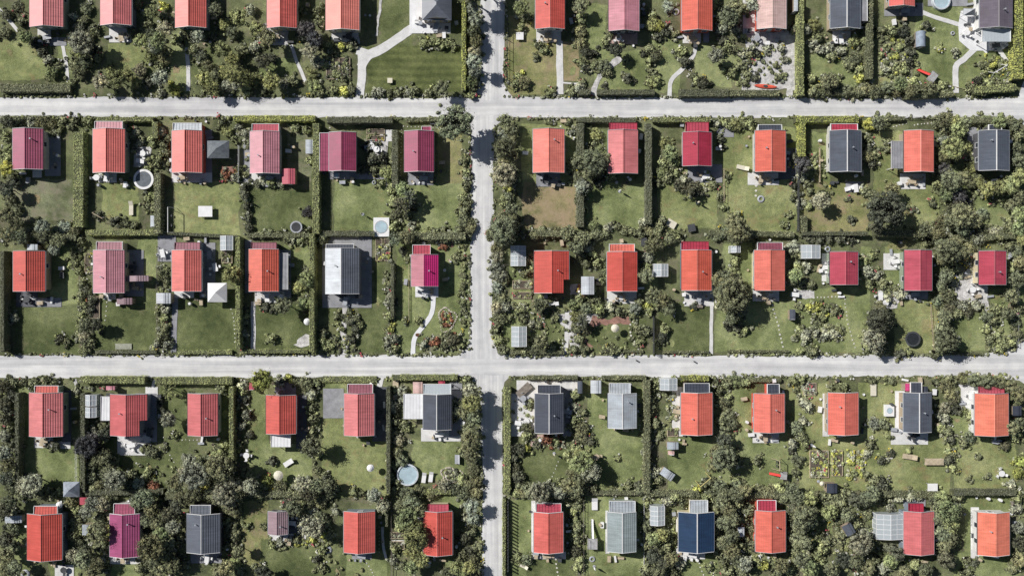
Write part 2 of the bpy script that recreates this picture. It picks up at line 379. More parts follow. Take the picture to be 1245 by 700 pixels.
# stepping stones, each one a slab of its own
st_mb = MB(); st_mb.lathe([(.50, 0), (.5, .05), (.44, .07)], 8)
STONE = st_mb.mesh('stepping_stone', surf('stone_slab', (.62, .60, .54), .12, .85, 2, 8))
for pts, step, sz in (([(281, 376), (285, 390), (286, 420)], 5, 1.7), ([(369, 478), (369, 545)], 6.5, 1.8), ([(772, 387), (766, 395), (767, 410), (774, 418), (777, 427)], 4.6, 2.6), ([(938, 366), (941, 378), (946, 395), (953, 426)], 5.2, 2.4),
                      ([(985, 362), (1027, 360)], 4.4, 1.8), ([(1027, 364), (1031, 395), (1041, 427)], 5, 1.9), ([(488, 158), (487, 215)], 4, 1.3), ([(491, 154), (540, 156)], 4.5, 1.3), ([(682, 154), (699, 172)], 5.5, 2.4), ([(732, 160), (733, 200)], 5, 2),
                      ([(199, 531), (218, 534), (252, 535)], 4.6, 1.5), ([(190, 540), (206, 552), (214, 566)], 5.2, 1.7), ([(440, 678), (449, 688), (456, 702)], 4.4, 1.9), ([(777, 480), (778, 524)], 5.2, 1.5), ([(461, 640), (461, 672)], 4.4, 1.2),
                      ([(676, 680), (679, 703)], 5, 2.2), ([(850, 684), (857, 703)], 5, 2), ([(130, 367), (128, 390)], 5.6, 1.8), ([(681, 556), (676, 568), (671, 580)], 5, 1.5), ([(1086, 154), (1104, 150)], 4, 1.7), ([(1112, 152), (1132, 150)], 4, 1.7),
                      ([(919, 226), (919, 240)], 6, 3.2), ([(1095, 355), (1125, 368)], 6, 1.6), ([(400, 146), (402, 160)], 5, 2)):
    mid = pts[len(pts)//2]
    grp = 'stepping stones, ' + plot_phrase(*mid)
    q = [Vector(p) for p in pts]; acc = 0; i = 0; pos = q[0].copy()
    tot = sum((q[k+1]-q[k]).length for k in range(len(q)-1)); nst = int(tot/step)
    for s in range(nst+1):
        d = s*step; k = 0
        while k < len(q)-2 and d > (q[k+1]-q[k]).length: d -= (q[k+1]-q[k]).length; k += 1
        p = q[k] + (q[k+1]-q[k]).normalized()*d
        x, y = W(p.x + random.uniform(-.4, .4), p.y + random.uniform(-.4, .4))
        o = link('stepping_stone', STONE, None, (x, y, .02), random.uniform(0, 3)); f = sz*S*random.uniform(.85, 1.15)
        o.scale = (f, f*random.uniform(.8, 1), 1)
        tag(o, 'pale stepping stone, one of a line, ' + plot_phrase(*mid), 'stepping stone', grp)

# ------------------------------------------------------------------ foliage
def leaf_mesh(name, pos, nrm, size, shade):
    """one mesh of many small leaf sprays: arrays of centres, facing directions, sizes, brightness"""
    n = len(pos)
    nrm = nrm / (np.linalg.norm(nrm, axis=1, keepdims=True) + 1e-9)
    r = rng.normal(size=(n, 3)); u = np.cross(nrm, r); u /= (np.linalg.norm(u, axis=1, keepdims=True) + 1e-9)
    v = np.cross(nrm, u)
    s = size[:, None]; w = .62
    vs = np.stack([pos - u*s, pos - v*s*w + nrm*s*.18, pos + u*s, pos + v*s*w + nrm*s*.12], axis=1).reshape(-1, 3)
    me = bpy.data.meshes.new(name)
    me.vertices.add(4*n); me.vertices.foreach_set('co', vs.astype(np.float32).ravel())
    me.loops.add(4*n); me.loops.foreach_set('vertex_index', np.arange(4*n, dtype=np.int32))
    me.polygons.add(n); me.polygons.foreach_set('loop_start', np.arange(0, 4*n, 4, dtype=np.int32))
    me.update(calc_edges=True)
    a = me.attributes.new('shade', 'FLOAT', 'POINT'); a.data.foreach_set('value', np.repeat(shade, 4).astype(np.float32))
    me.materials.append(FOL)
    return me

def sphere_pts(n):
    p = rng.normal(size=(n, 3)); return p/np.linalg.norm(p, axis=1, keepdims=True)

def crown_arrays(n, nl, leaf, zsq=.8, spread=.62, shape='round'):
    """leaves on the shells of many uneven lobes inside a unit crown"""
    P, Nn, Sz, Sh = [], [], [], []
    ang = rng.uniform(0, 2*np.pi, nl); rr = np.sqrt(rng.uniform(0, 1, nl))*spread
    for i in range(nl):
        if shape == 'cone':
            t = i/nl; c = np.array([np.cos(ang[i])*(1-t)*.55, np.sin(ang[i])*(1-t)*.55, -.6 + 1.9*t]); lr = .42*(1-t*.75)
        else:
            z = rng.uniform(-.35, .55)*(1 - rr[i]*.8); c = np.array([np.cos(ang[i])*rr[i], np.sin(ang[i])*rr[i], z]); lr = rng.uniform(.42, 1.0)*1.55/math.sqrt(nl)*(1.15 - .35*rr[i])
        k = max(6, int(n/nl)); d = sphere_pts(k)
        d[:, 2] = np.where(rng.uniform(size=k) < .7, np.abs(d[:, 2]), d[:, 2])
        rad = lr*rng.uniform(.62, 1.12, size=(k, 1))
        p = c + d*rad; p[:, 2] *= zsq
        P.append(p); Nn.append(d + rng.normal(size=(k, 3))*.45 + np.array([0, 0, .25]))
        Sz.append(leaf*rng.uniform(.6, 1.35, k)); Sh.append(np.clip(rng.uniform(.36, .66) + rng.normal(size=k)*.17 + c[2]*.15 + (d[:, 2]-.5)*.25, 0, 1))  # random tone, plus painted light: higher and upward leaves are lighter
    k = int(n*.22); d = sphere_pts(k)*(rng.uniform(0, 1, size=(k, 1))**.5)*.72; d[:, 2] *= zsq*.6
    P.append(d); Nn.append(rng.normal(size=(k, 3)) + np.array([0, 0, .6])); Sz.append(leaf*rng.uniform(1.1, 1.9, k)); Sh.append(np.full(k, .02))  # near-black inner leaves paint the shade in the crown gaps
    # loose sprays breaking the outline
    k = int(n*.12); d = sphere_pts(k); d[:, 2] = np.abs(d[:, 2])*.8
    if shape != 'cone':
        p = d*rng.uniform(.75, 1.12, size=(k, 1)); p[:, 2] *= zsq
        P.append(p); Nn.append(d + rng.normal(size=(k, 3))*.6); Sz.append(leaf*rng.uniform(.5, 1., k)); Sh.append(rng.uniform(.2, .9, k))
    return np.concatenate(P), np.concatenate(Nn), np.concatenate(Sz), np.concatenate(Sh)

def star_arrays(n, leaf):
    """arching fronds radiating from the middle"""
    P, Nn, Sz, Sh = [], [], [], []
    nf = 26
    for f in range(nf):
        a = rng.uniform(0, 2*np.pi); ln = rng.uniform(.65, 1.15); el = rng.uniform(.1, .9); k = n//nf
        t = rng.uniform(0.05, 1, k); b = rng.uniform(.3, .9)
        p = np.stack([np.cos(a)*t*ln, np.sin(a)*t*ln, el*np.sin(t*2.2)*.8 - t*t*.3], axis=1) + rng.normal(size=(k, 3))*.045
        P.append(p); Nn.append(np.tile([0, 0, 1.], (k, 1)) + rng.normal(size=(k, 3))*.5); Sz.append(leaf*rng.uniform(.6, 1.2, k)); Sh.append(np.clip(b + rng.normal(size=k)*.12, 0, 1))
    return np.concatenate(P), np.concatenate(Nn), np.concatenate(Sz), np.concatenate(Sh)

PROTO = {}
for cls, n, leaf, nl in (('S', 700, .122, 12), ('M', 2600, .070, 26), ('L', 6500, .045, 50)):
    PROTO[cls] = [leaf_mesh('crown', *crown_arrays(n, nl + (v*3), leaf, (.8, .72, .9, .75)[v], (.78, .84, .74, .8)[v])) for v in range(4)]
    PROTO[cls].append(leaf_mesh('crown', *star_arrays(int(n*.9), leaf*1.05)))
CONE = leaf_mesh('crown', *crown_arrays(700, 14, .13, .9, .5, 'cone'))

def trunk_mesh(k):
    random.seed(100+k); mb = MB()
    lean = Vector((random.uniform(-.06, .06), random.uniform(-.06, .06), 0)); p = Vector((0, 0, 0)); r = .085
    for i in range(4):
        q = p + Vector((lean.x + random.uniform(-.03, .03), lean.y + random.uniform(-.03, .03), .3)); mb.bar(p, q, r, 0, 7, r*.82); p = q; r *= .82
    for i in range(6):
        a = i*1.05 + random.random()*.5; s = Vector((0, 0, random.uniform(.5, .95)))
        e = s + Vector((math.cos(a)*.5, math.sin(a)*.5, random.uniform(.2, .5))); m = s.lerp(e, .5) + Vector((0, 0, .08))
        mb.bar(s, m, .04, 0, 5, .028); mb.bar(m, e, .028, 0, 5, .012)
    return mb.mesh('trunk', BARK)
TRUNKS = [trunk_mesh(k) for k in range(3)]
stem = MB(); random.seed(5)
for i in range(6):
    a = i*1.05; stem.bar((0, 0, 0), (math.cos(a)*.3, math.sin(a)*.3, .7), .02, 0, 4, .01)

FC = {'d': (.165, .172, .134), 'b': (.315, .326, .220), 'g': (.40, .43, .235), 'y': (.56, .57, .20), 's': (.49, .495, .415), 'p': (.135, .135, .160), 'r': (.42, .20, .14)}
FW = {'d': 'dark', 'b': 'olive', 'g': 'green', 'y': 'yellow-green', 's': 'silvery', 'p': 'purplish', 'r': 'reddish'}

PLANTS = """8 18 8 d;22 10 9 b;5 40 8 b;25 28 6 b;31 45 9 g;42 52 8 d;50 62 7 d;58 72 7 s;62 88 8 g;70 80 5 b;88 20 7 s;95 35 8 s;100 25 7 b;92 48 9 s;104 10 8 b;115 35 7 b;108 45 8 b;97 62 9 g;90 75 7 g;103 75 8 b;95 88 8 b;112 60 7 d;118 70 6 b
85 100 6 b;122 100 9 s;133 88 8 g;142 97 10 g;155 92 9 g;165 100 8 g;170 85 8 s;180 100 7 d;195 95 10 s;195 112 5 s;211 109 8 y;165 5 8 b;172 50 9 g;160 40 6 g;185 15 9 g;198 8 6 y;198 20 8 b;201 36 9 s;180 40 8 b;190 55 10 s;200 70 8 b;178 30 7 b;192 80 7 b;182 68 8 g
218 50 6 b;226 42 7 b;240 45 9 s;235 60 7 b;245 70 8 b;245 100 6 g;228 36 5 b;244 68 8 d;252 80 8 b;247 95 9 g;258 108 9 g;270 60 9 g;282 72 9 g;276 88 10 g;262 90 8 b;285 100 10 s;298 95 9 g;275 105 8 s;310 95 8 g;300 110 7 b;330 100 10 g;345 102 8 s;322 110 6 b;355 98 7 b;290 20 10 g;305 12 8 s;312 35 10 g;322 50 7 g;282 40 8 b;320 75 9 d;330 70 6 d;262 12 9 b;272 30 8 g;258 45 8 d;295 60 8 b;308 58 7 s
372 35 11 p;382 48 10 p;376 62 9 s;385 75 8 s;367 42 8 d;378 90 8 g;382 105 8 g;390 112 5 b;385 12 6 b;386 26 6 g;366 12 4 b;405 108 7 g;418 110 7 y;428 108 6 b;405 65 6 b;408 90 6 g;418 95 5 b;395 80 4 b;430 52 5 d;400 56 6 g;415 55 5 y;425 58 5 b
455 114 5 s;463 112 6 s;474 113 5 b;484 113 5 b;497 112 5 s;504 110 6 b;537 108 9 b;522 112 6 g;515 52 6 g;525 50 6 y;535 53 6 g;545 52 6 g;552 55 5 b;520 54 5 g;575 10 9 s;578 25 8 s;576 38 8 b;579 50 8 b;577 62 8 s;576 74 9 s;577 88 8 s;572 100 8 g;577 104 7 b;572 115 5 b;575 -4 10 b;570 -12 15 b T;582 -22 14 b T
634 10 9 g;640 20 6 b;634 33 6 g;655 55 6 b;662 60 6 g;652 68 4 b;637 100 8 b;630 92 5 y;626 102 6 g;705 8 9 b;707 22 7 b;706 38 8 b;705 53 8 b;712 62 8 d;722 65 6 d;707 75 6 b;712 82 6 d;720 80 5 b;735 80 8 b;728 78 6 b;739 88 6 b;708 100 5 b;705 105 7 s;695 112 6 b;735 50 6 b;749 60 10 d;742 40 5 b;760 75 4 b;765 95 6 d;757 92 4 b;782 64 5 d;735 104 3 d;667 114 4 g;672 110 4 g
795 20 7 b;793 30 8 g;802 32 8 y;792 60 7 b;798 68 8 b;794 88 6 b;797 98 8 g;790 100 5 g;812 8 8 s;810 38 7 d;820 42 5 b;800 45 6 d;790 75 6 b;829 62 7 g;834 75 7 d;847 98 6 g;855 100 8 d;843 92 5 b
868 5 7 b;878 25 7 g;892 10 10 b;895 22 7 b;877 35 8 s;880 50 7 d;885 55 7 b;870 68 9 s;878 62 6 g;892 60 6 b;895 35 6 s;905 10 8 b;880 85 5 b;890 88 7 g;898 80 6 b;905 45 5 g;902 65 6 s;905 100 5 b;915 60 6 s;922 65 5 d;932 60 5 s;950 58 6 s;905 80 5 b;908 90 5 b;916 6 9 s;912 75 4 b;918 95 5 d;945 80 4 g;950 92 4 g;945 95 4 b;955 72 5 s;912 66 5 b
965 35 6 b;990 30 8 g;995 45 7 g;990 52 7 s;998 60 7 s;1010 60 7 s;1022 62 7 s;1012 68 6 b;1038 50 8 g;1040 70 8 b;1030 75 6 b;982 35 7 s;987 95 6 b;1005 100 8 b;1012 108 8 d;1020 105 7 b;990 112 7 b;1000 115 6 b;1030 110 8 b;1045 85 6 y;1047 95 6 y;1047 108 5 s;1050 50 7 b;1035 78 7 b;1010 98 9 b;1065 112 8 b;1080 106 8 b;1095 102 9 g;1090 112 8 b;1108 110 9 b;1120 108 6 b;1130 108 9 b;1145 105 7 b;1150 112 7 b;1042 112 7 b;1054 108 8 b
1073 37 6 g;1085 38 7 g;1098 38 8 d;1106 50 6 d;1108 62 6 d;1108 75 6 d;1100 85 6 b;1078 84 5 s;1090 80 5 b;1143 58 4 y;1162 63 5 s;1128 30 6 d;1195 78 5 b;1205 77 5 b;1200 85 5 b;1205 102 7 b;1215 103 6 b;1190 98 6 d;1225 105 6 b;1230 90 5 s;1112 100 7 b;1180 106 7 b;1195 110 7 b;1208 78 5 y;1218 76 4 g;1080 60 4 g;1090 68 4 y;1072 66 4 g;1078 76 4 g;1095 56 4 g
8 148 9 d;20 150 8 b;36 148 6 s;50 148 8 b;63 150 8 b;75 148 7 b;90 146 7 b;105 148 7 b;5 165 7 b;10 180 8 g;8 205 10 y;18 222 8 d;8 230 10 d;12 245 8 b;20 255 8 b;8 262 10 b;20 272 9 b;30 282 8 s;10 285 9 b;45 278 8 b;52 276 9 s;65 280 8 b;78 276 8 s;90 282 8 b;12 215 6 b;62 163 4 b;85 155 5 b;70 160 5 b;5 192 7 g
165 160 5 s;172 168 5 b;165 178 5 s;180 195 5 b;195 160 6 s;198 175 7 g;195 190 7 g;190 200 6 g;202 185 6 b;182 240 7 b;178 250 6 b;186 252 6 b;190 245 6 b;118 262 5 d;140 268 7 d;150 272 6 b;162 274 5 b;158 165 5 b;170 172 5 s;186 170 7 g;204 170 6 b;204 200 6 b;178 206 5 g;126 214 4 s
270 148 6 b;275 160 8 g;285 170 6 g;290 155 6 s;297 163 6 s;285 215 6 s;290 205 5 b;297 212 4 b;275 212 6 r;296 237 6 d c;300 251 6 d c;300 265 6 d c;302 277 6 d c;298 226 5 d;320 220 6 s;330 222 7 g;340 222 6 s;312 223 6 d;374 258 8 p;360 155 6 g;372 158 6 g;375 195 5 b;318 285 6 b;328 284 6 b;338 285 6 b;350 286 5 b;370 283 6 b
452 193 7 d;465 193 7 d;475 195 6 b;440 205 8 d;455 208 6 b;470 210 8 g;463 222 6 g;478 230 7 g;490 230 9 g;498 240 9 d *;488 250 9 d *;478 245 7 g;500 250 7 d;480 262 8 b;495 262 7 b;480 275 7 b;500 275 6 s;446 178 6 d;455 176 5 d
563 185 3 b;565 195 5 b;566 210 6 b;567 225 6 b;562 240 7 g;565 255 7 b;563 268 8 b;558 280 7 b;572 275 8 b;548 286 6 b;530 284 7 b;518 285 7 b;505 286 6 b;540 278 5 b;553 150 19 b T;568 215 5 s;569 245 6 b
614 146 9 b;620 158 10 b;612 165 8 s;618 175 9 b;610 185 9 b;620 190 9 b;612 200 9 b;620 205 9 b;606 215 8 b;618 220 8 b;617 228 6 y;612 245 7 g;618 240 8 b;622 255 9 b;612 265 9 b;605 275 11 b;618 275 11 b;598 285 9 b;612 288 12 b;628 268 8 b;630 282 8 b;669 147 5 b;690 150 4 b;697 160 5 s;725 163 8 g;622 170 8 b;624 218 8 b
705 195 10 b;693 205 7 b;715 190 9 b;722 200 11 b;735 195 9 b;730 185 8 g;715 210 9 b;700 215 8 b;741 203 8 b *;742 212 7 b;708 228 9 s;704 240 7 b;710 255 6 b;705 270 8 b;722 275 8 g;690 283 9 b;675 282 8 b;660 283 8 b;650 285 8 b;740 277 6 s;752 275 5 b;760 280 6 b;770 282 6 b;780 282 7 b;790 280 8 b;800 282 7 b;735 285 6 b;725 285 8 b;720 178 7 g;727 222 6 d
809 175 8 g;815 185 9 g;820 195 8 g;805 210 8 g;800 222 6 b;812 215 7 b;822 210 6 b;825 225 8 d;835 230 9 d *;845 228 8 d;850 235 7 d;806 270 7 b;798 275 6 b;808 198 7 g;818 203 7 b;830 220 7 s
872 150 6 s;885 150 7 g;895 152 8 g;905 148 7 g;915 150 7 g;877 167 5 d;877 177 5 d;885 215 4 b;890 270 10 b;900 280 10 b;910 285 8 b;920 287 6 b;880 283 8 b;870 286 8 b;895 262 6 b;953 273 5 g;868 225 6 b;875 240 4 b;880 252 4 b;862 215 5 b;960 262 4 b
975 200 9 p;968 192 7 d;975 215 6 s;983 222 5 b;965 225 5 d;975 245 6 s;983 250 5 b;965 240 5 b;998 245 11 s;1002 235 7 b;1035 267 5 d;1033 242 3 d;984 232 5 b;1055 170 6 b;1058 180 7 d;1055 190 8 b;1065 188 6 b;1062 200 6 d;1077 255 21 d T;1085 232 10 b;1062 240 10 b;1057 151 8 y;1068 150 9 b;1075 145 6 b;1045 147 6 b;1052 232 7 b;1066 275 9 d;1090 268 9 d
1140 148 8 b;1150 145 9 b;1160 148 9 g;1150 160 7 b;1165 157 10 g;1175 148 8 b;1150 172 8 s;1158 178 11 g;1147 190 8 b;1158 192 7 g;1148 205 8 p;1155 215 9 b;1140 225 7 b;1150 235 9 g;1160 220 8 b;1175 178 8 g;1183 195 6 g;1178 205 8 g;1172 215 8 b;1180 222 8 b;1190 222 8 g;1200 230 9 g;1215 228 9 g;1228 225 10 g;1240 215 10 g;1240 195 9 b;1240 240 9 b;1235 180 8 b;1240 165 7 b;1225 160 7 b;1232 152 8 b;1215 148 9 g;1200 147 8 g;1240 260 10 g;1230 250 8 b;1238 278 9 g
1165 240 9 p;1173 247 8 p;1160 255 11 b;1172 262 11 b;1185 268 9 b;1195 260 8 b;1155 270 9 b;1145 268 8 b;1195 280 8 b;1210 282 8 s;1170 278 9 b;1125 278 9 b;1140 282 9 b;1110 284 8 b;1100 283 7 b;1135 247 6 g;1112 255 4 b;1105 253 4 b;1225 275 7 b;1080 172 5 g;1078 182 5 b;1190 148 7 b;1138 208 6 b
10 285 9 b;25 288 9 b;40 290 8 b;55 287 9 b;70 292 9 b;65 303 8 s;85 285 7 b;95 295 7 b;88 310 6 b;55 297 5 b;16 386 6 s;72 411 6 d;80 416 5 b;95 330 6 g;90 322 5 b;98 345 6 b;102 352 6 d;98 360 6 b;100 372 6 b;98 385 6 b;105 395 10 b;115 395 9 d;102 410 8 s;110 415 7 b;95 405 6 b;104 425 6 b;106 355 5 b;108 375 6 d;112 365 6 d
195 330 5 g;200 340 5 b;200 375 6 s;198 388 6 b;200 400 6 g;197 412 7 b;203 418 7 s;190 418 5 s;196 360 4 b;283 333 11 g T;297 375 4 d;298 385 5 g;297 395 5 b;298 405 5 s;355 290 7 s;365 292 6 b;372 340 9 g;365 350 9 g;375 350 7 b;370 368 8 g;372 375 6 b;344 371 10 b T;322 373 6 d;330 375 5 d;330 412 6 b;372 330 6 b;349 290 6 b
390 415 7 b;398 420 7 b;392 405 6 b;410 385 5 b;425 390 6 d;432 400 6 d;428 412 6 d;418 418 4 b;415 400 4 b;437 395 5 b;472 335 5 b;473 345 5 b;473 360 5 s;478 370 6 d;473 385 6 b;475 400 5 y;478 412 6 s;471 417 6 s;480 425 5 b;392 290 8 b;380 300 5 b;424 380 5 b;433 388 5 b;408 412 4 b
490 305 5 d;495 315 4 b;540 300 4 r;555 312 5 b;562 299 3 b;562 313 4 b;563 326 4 b;563 335 4 b;563 346 4 b;562 357 4 b;562 370 4 b;563 380 4 b;563 391 4 b;551 414 8 d;545 408 6 b;492 390 4 g;508 390 5 g;530 415 6 r;515 418 5 s;540 420 6 b;480 290 9 b;495 288 9 b;510 290 8 b;525 288 8 b;540 290 8 b;555 288 8 b;568 285 7 b;560 420 5 g
605 312 8 s;602 325 8 s;608 335 8 s;604 350 8 s;608 362 8 b;604 375 8 s;608 388 8 b;604 400 7 b;606 412 7 g;612 425 7 b;603 302 8 b;645 315 8 b;648 325 7 b;640 330 6 b;632 380 7 g;635 388 6 b;655 370 9 b;660 378 8 d;670 365 6 b;675 385 6 b;655 395 5 b;658 415 9 b;650 425 8 b;668 425 7 g;640 425 7 b;625 428 5 b;614 372 7 s;614 340 6 b;648 395 6 s;618 388 6 b
700 300 9 b;708 290 9 b;715 300 7 s;720 295 6 b;705 310 7 b;712 320 6 b;720 310 6 g;727 320 6 g;735 330 4 b;697 370 8 g;705 365 7 b;712 375 8 b;700 385 8 g;708 390 9 d *;713 400 8 d *;700 400 7 b;705 412 7 b;710 425 7 b;698 425 6 b;727 375 8 g;730 380 6 b;742 373 7 s;755 378 7 b;765 380 6 b;772 375 8 s;778 368 7 b;770 383 5 b;787 372 6 y;790 378 6 b;743 425 7 b;750 425 6 b;775 400 6 g;783 402 7 b;778 415 6 b;720 350 6 b;732 342 5 b;725 365 7 b
788 312 8 s;785 335 9 b;795 360 11 b;805 365 10 b;812 375 9 b;790 300 9 b;800 295 9 b;815 290 8 b;825 287 7 b;805 410 8 d;808 400 6 b;800 415 6 b;873 340 9 b;880 335 9 b;892 340 9 b;885 352 13 b T;895 364 13 b T;880 370 10 b;900 375 9 d *;890 385 9 b;898 398 7 d;885 395 6 d;905 400 6 b;875 355 9 b;845 372 4 d;893 320 5 b;897 312 5 b;892 290 9 b;900 285 8 b;788 325 7 b
965 300 8 s;972 310 7 b;958 305 6 b;967 335 9 g;972 325 7 b;963 340 8 b;980 325 7 s;985 345 6 b;975 345 6 b;985 290 7 d;998 290 7 d;1010 290 7 d;1022 290 7 d;1035 290 6 d;995 372 6 y;1003 375 6 y;1017 377 6 d;990 385 4 b;1000 388 5 g;992 398 5 b;995 406 6 s;1004 407 6 s;1014 406 6 s;1010 397 5 b;1022 402 5 b;972 372 5 b;970 385 4 b;972 400 5 b;968 410 4 b;985 425 6 b;990 428 7 b;980 412 6 s;972 427 4 b;985 372 5 y;982 404 5 s
1060 310 6 b;1055 330 8 s;1060 345 7 g;1068 335 7 s;1075 345 7 b;1080 355 5 b;1068 385 12 d T;1075 395 10 d;1062 395 9 d;1070 375 9 b;1060 410 10 s;1065 420 11 s;1075 425 8 b;1055 420 7 b;1095 358 7 s;1090 350 5 b;1095 430 6 d;1105 428 6 b;1050 318 6 b;1080 362 6 s
1147 300 10 b;1160 298 11 b;1155 310 9 b;1170 308 9 b;1145 315 8 b;1180 300 8 b;1190 290 8 s;1150 335 9 b;1145 348 8 b;1152 360 8 b;1140 365 8 b;1155 375 8 d;1148 385 9 b;1160 370 7 d;1145 400 10 b;1155 410 9 b;1145 420 9 b;1138 430 7 b;1155 425 7 b;1160 345 6 s;1172 370 7 s;1178 378 8 d;1165 382 7 b;1190 370 7 s;1200 385 8 b;1210 390 7 b;1200 400 7 b;1212 378 7 b;1205 412 7 b;1215 410 7 b;1222 420 7 b;1215 425 6 b;1225 380 9 b;1230 360 9 b;1235 340 10 b;1240 320 9 b;1230 325 7 b;1235 390 8 b;1238 405 8 b;1230 415 7 b;1242 375 7 b;1235 305 8 b;1243 290 9 g;1228 300 7 b;1160 325 7 g;1138 290 8 b;1128 292 7 b;1215 288 7 g
5 470 8 d;15 465 7 b;28 465 6 b;40 465 7 b;55 463 7 g;65 465 6 b;5 490 8 d;5 510 8 d;5 530 8 s;5 550 9 s;8 500 7 d;10 520 7 b;15 540 6 d;10 565 9 b;8 580 9 d;20 578 7 b;30 590 10 s;40 585 9 s;25 600 8 b;14 592 8 b;62 600 7 b;70 597 6 b;48 600 8 b;66 542 7 d;25 543 5 d;92 475 5 s;103 540 11 p;112 535 10 p;118 545 8 d;125 530 8 d;112 525 6 s;125 555 10 b;135 560 8 b;118 560 8 b;110 565 8 b;130 575 9 b;140 585 9 s;120 590 8 b;112 595 7 b;108 580 8 b;150 580 8 b;155 590 8 b;160 578 7 b;180 575 7 b;186 591 8 r;190 600 6 b;183 550 8 b;178 545 6 b;168 588 8 s;12 480 7 d
205 475 9 g *;195 490 4 d;195 500 5 d;195 510 4 b;205 510 10 s;212 530 5 b;230 560 10 s;225 575 10 s;215 585 12 b;240 570 10 b;250 560 8 b;265 555 9 g;260 570 11 b;275 565 9 b;270 580 9 b;285 590 10 s;275 595 9 b;250 585 8 b;235 600 10 b;220 605 9 b;260 600 10 b;245 595 8 y;210 600 8 b;268 472 6 b;272 540 6 b;263 548 7 b;200 545 4 b
319 462 14 y T;295 468 7 s;291 484 5 s;298 487 5 d;290 495 6 b;300 505 7 s;293 518 6 s;290 540 6 y;340 465 7 s;352 460 6 y;360 463 6 b;370 465 8 b;378 470 7 b;385 465 5 b;378 480 7 s;378 495 6 b;380 510 7 b;380 525 7 b;378 543 11 b T;385 553 7 b;330 560 6 d;300 575 8 b;305 590 10 s;325 585 8 y;331 600 6 y;340 590 8 b;350 600 7 b;368 587 11 s;375 600 9 d;385 590 9 b;395 585 7 d;400 600 8 b;390 610 8 b;375 615 7 b;294 476 6 b;320 592 7 g;315 602 7 b;303 530 5 d;385 572 6 b;392 578 6 b
400 590 9 b;410 595 6 d;430 598 7 b *;440 600 5 b;455 602 10 s;478 475 6 b;488 475 7 s;478 495 7 s;480 510 7 b;490 515 7 g *;495 520 6 b;478 525 7 b;485 535 8 s;482 550 8 b;488 560 8 b;478 565 7 b;475 580 6 b;480 595 7 b;551 490 5 s;552 500 6 s;550 510 6 b;566 462 7 b;572 475 10 s;570 490 9 g;565 500 9 b;575 508 9 b;570 520 9 b;575 530 9 b;570 540 10 b;578 545 7 b;572 555 9 b;565 550 7 b;578 560 8 b;575 572 8 b;580 585 8 b;578 600 8 b;570 590 8 b;540 590 8 s;555 595 8 b;525 600 8 b;510 597 8 b;495 600 9 b;488 488 6 s;562 582 7 g;562 600 8 b;484 586 6 b
500 610 10 b;488 615 9 b;495 630 13 g T;510 620 10 b;505 640 11 g;510 655 11 g;500 650 9 g;500 670 10 g;512 680 9 g;500 690 9 g;485 640 7 b;573 615 9 s;575 630 8 s;572 645 7 b;565 655 8 d;570 670 8 d;560 675 8 b;575 680 8 b;570 690 9 g;555 690 9 g;545 695 8 b;580 665 6 b;572 602 7 b;568 628 7 s;515 666 8 g;487 688 6 b
647 490 6 b;640 520 8 b;640 530 7 b;632 545 8 d;640 545 6 y;652 541 6 d;665 535 7 r;675 538 6 b;625 570 8 d;630 580 8 d;632 590 7 b;622 545 7 d;622 558 7 d;700 480 6 b;700 495 6 s;708 500 6 b;700 512 7 b;695 520 6 b;708 520 8 b;715 535 8 d *;705 532 8 b;700 545 7 b;705 555 9 g;700 565 9 g;712 560 8 b;695 575 8 b;705 580 9 b;718 573 10 s T;700 595 9 b;690 590 9 b;680 598 9 s;665 592 9 s;655 595 8 b;645 595 9 b;635 598 8 b;710 595 8 b;722 595 7 b;670 600 8 b;690 602 8 b;660 602 8 b;745 597 5 b;755 597 5 b;765 590 7 b;775 590 6 d;780 595 8 b;690 555 6 g;628 600 7 b;705 605 7 b;680 586 7 g
785 530 6 b;790 540 6 s;785 550 6 s;790 560 6 b;795 575 7 s;790 585 7 g;785 570 6 b;800 585 6 b;797 470 7 b;793 485 7 b;793 500 7 b;797 515 7 b;803 530 5 b;875 475 7 b;880 490 8 b;885 505 8 b;890 515 8 b;880 525 8 b;878 510 7 b;880 535 9 d;872 550 11 b;880 560 10 b;890 560 8 d;867 565 8 b;900 560 6 b;885 465 7 b;895 463 8 g;905 465 7 b;870 465 5 b;915 460 5 b;874 490 6 b;886 482 5 b
922 560 7 g;965 463 6 b;975 462 6 y;968 520 8 b;975 530 7 d;965 540 7 s;970 560 8 b;980 540 6 b;977 490 7 s;985 495 7 s;976 512 6 s;968 475 4 b;875 590 9 b;865 600 8 b;880 600 9 b;895 590 8 b;905 595 9 b;915 600 8 b;925 595 8 b;938 595 8 b;950 592 7 b;963 595 9 b;955 605 8 b;893 583 6 b;848 597 6 y;855 590 6 g;862 585 6 b;968 575 5 b;963 548 5 d
1063 514 8 s;1075 515 8 b;1058 540 6 b;1083 463 5 b;1060 463 5 b;1025 471 6 g;1010 472 5 b;1150 470 8 b;1155 480 8 b;1150 495 8 s;1160 485 8 d;1150 510 7 s;1145 520 7 b;1153 525 6 b;1157 535 6 d;1153 548 5 b;1160 552 5 b;1155 560 7 d;1160 570 6 b;1073 560 6 d;1085 550 4 d;1105 548 4 b;1180 530 8 b;1172 538 7 b;1222 540 8 d;1230 520 9 b;1237 530 7 b;1190 495 7 g;1180 505 7 g;1185 515 6 b;1172 460 8 b;1185 462 9 b;1200 463 9 b;1215 465 9 b;1230 470 9 b;1240 480 9 b;1235 495 7 b;1240 560 8 y;1238 575 8 y;1190 555 4 b;1178 583 4 b;1200 580 4 b;1230 590 7 s;1242 510 8 b;1160 463 6 b;1138 465 5 b;1165 498 6 d;1142 505 5 s;1080 530 4 b;1055 552 5 s
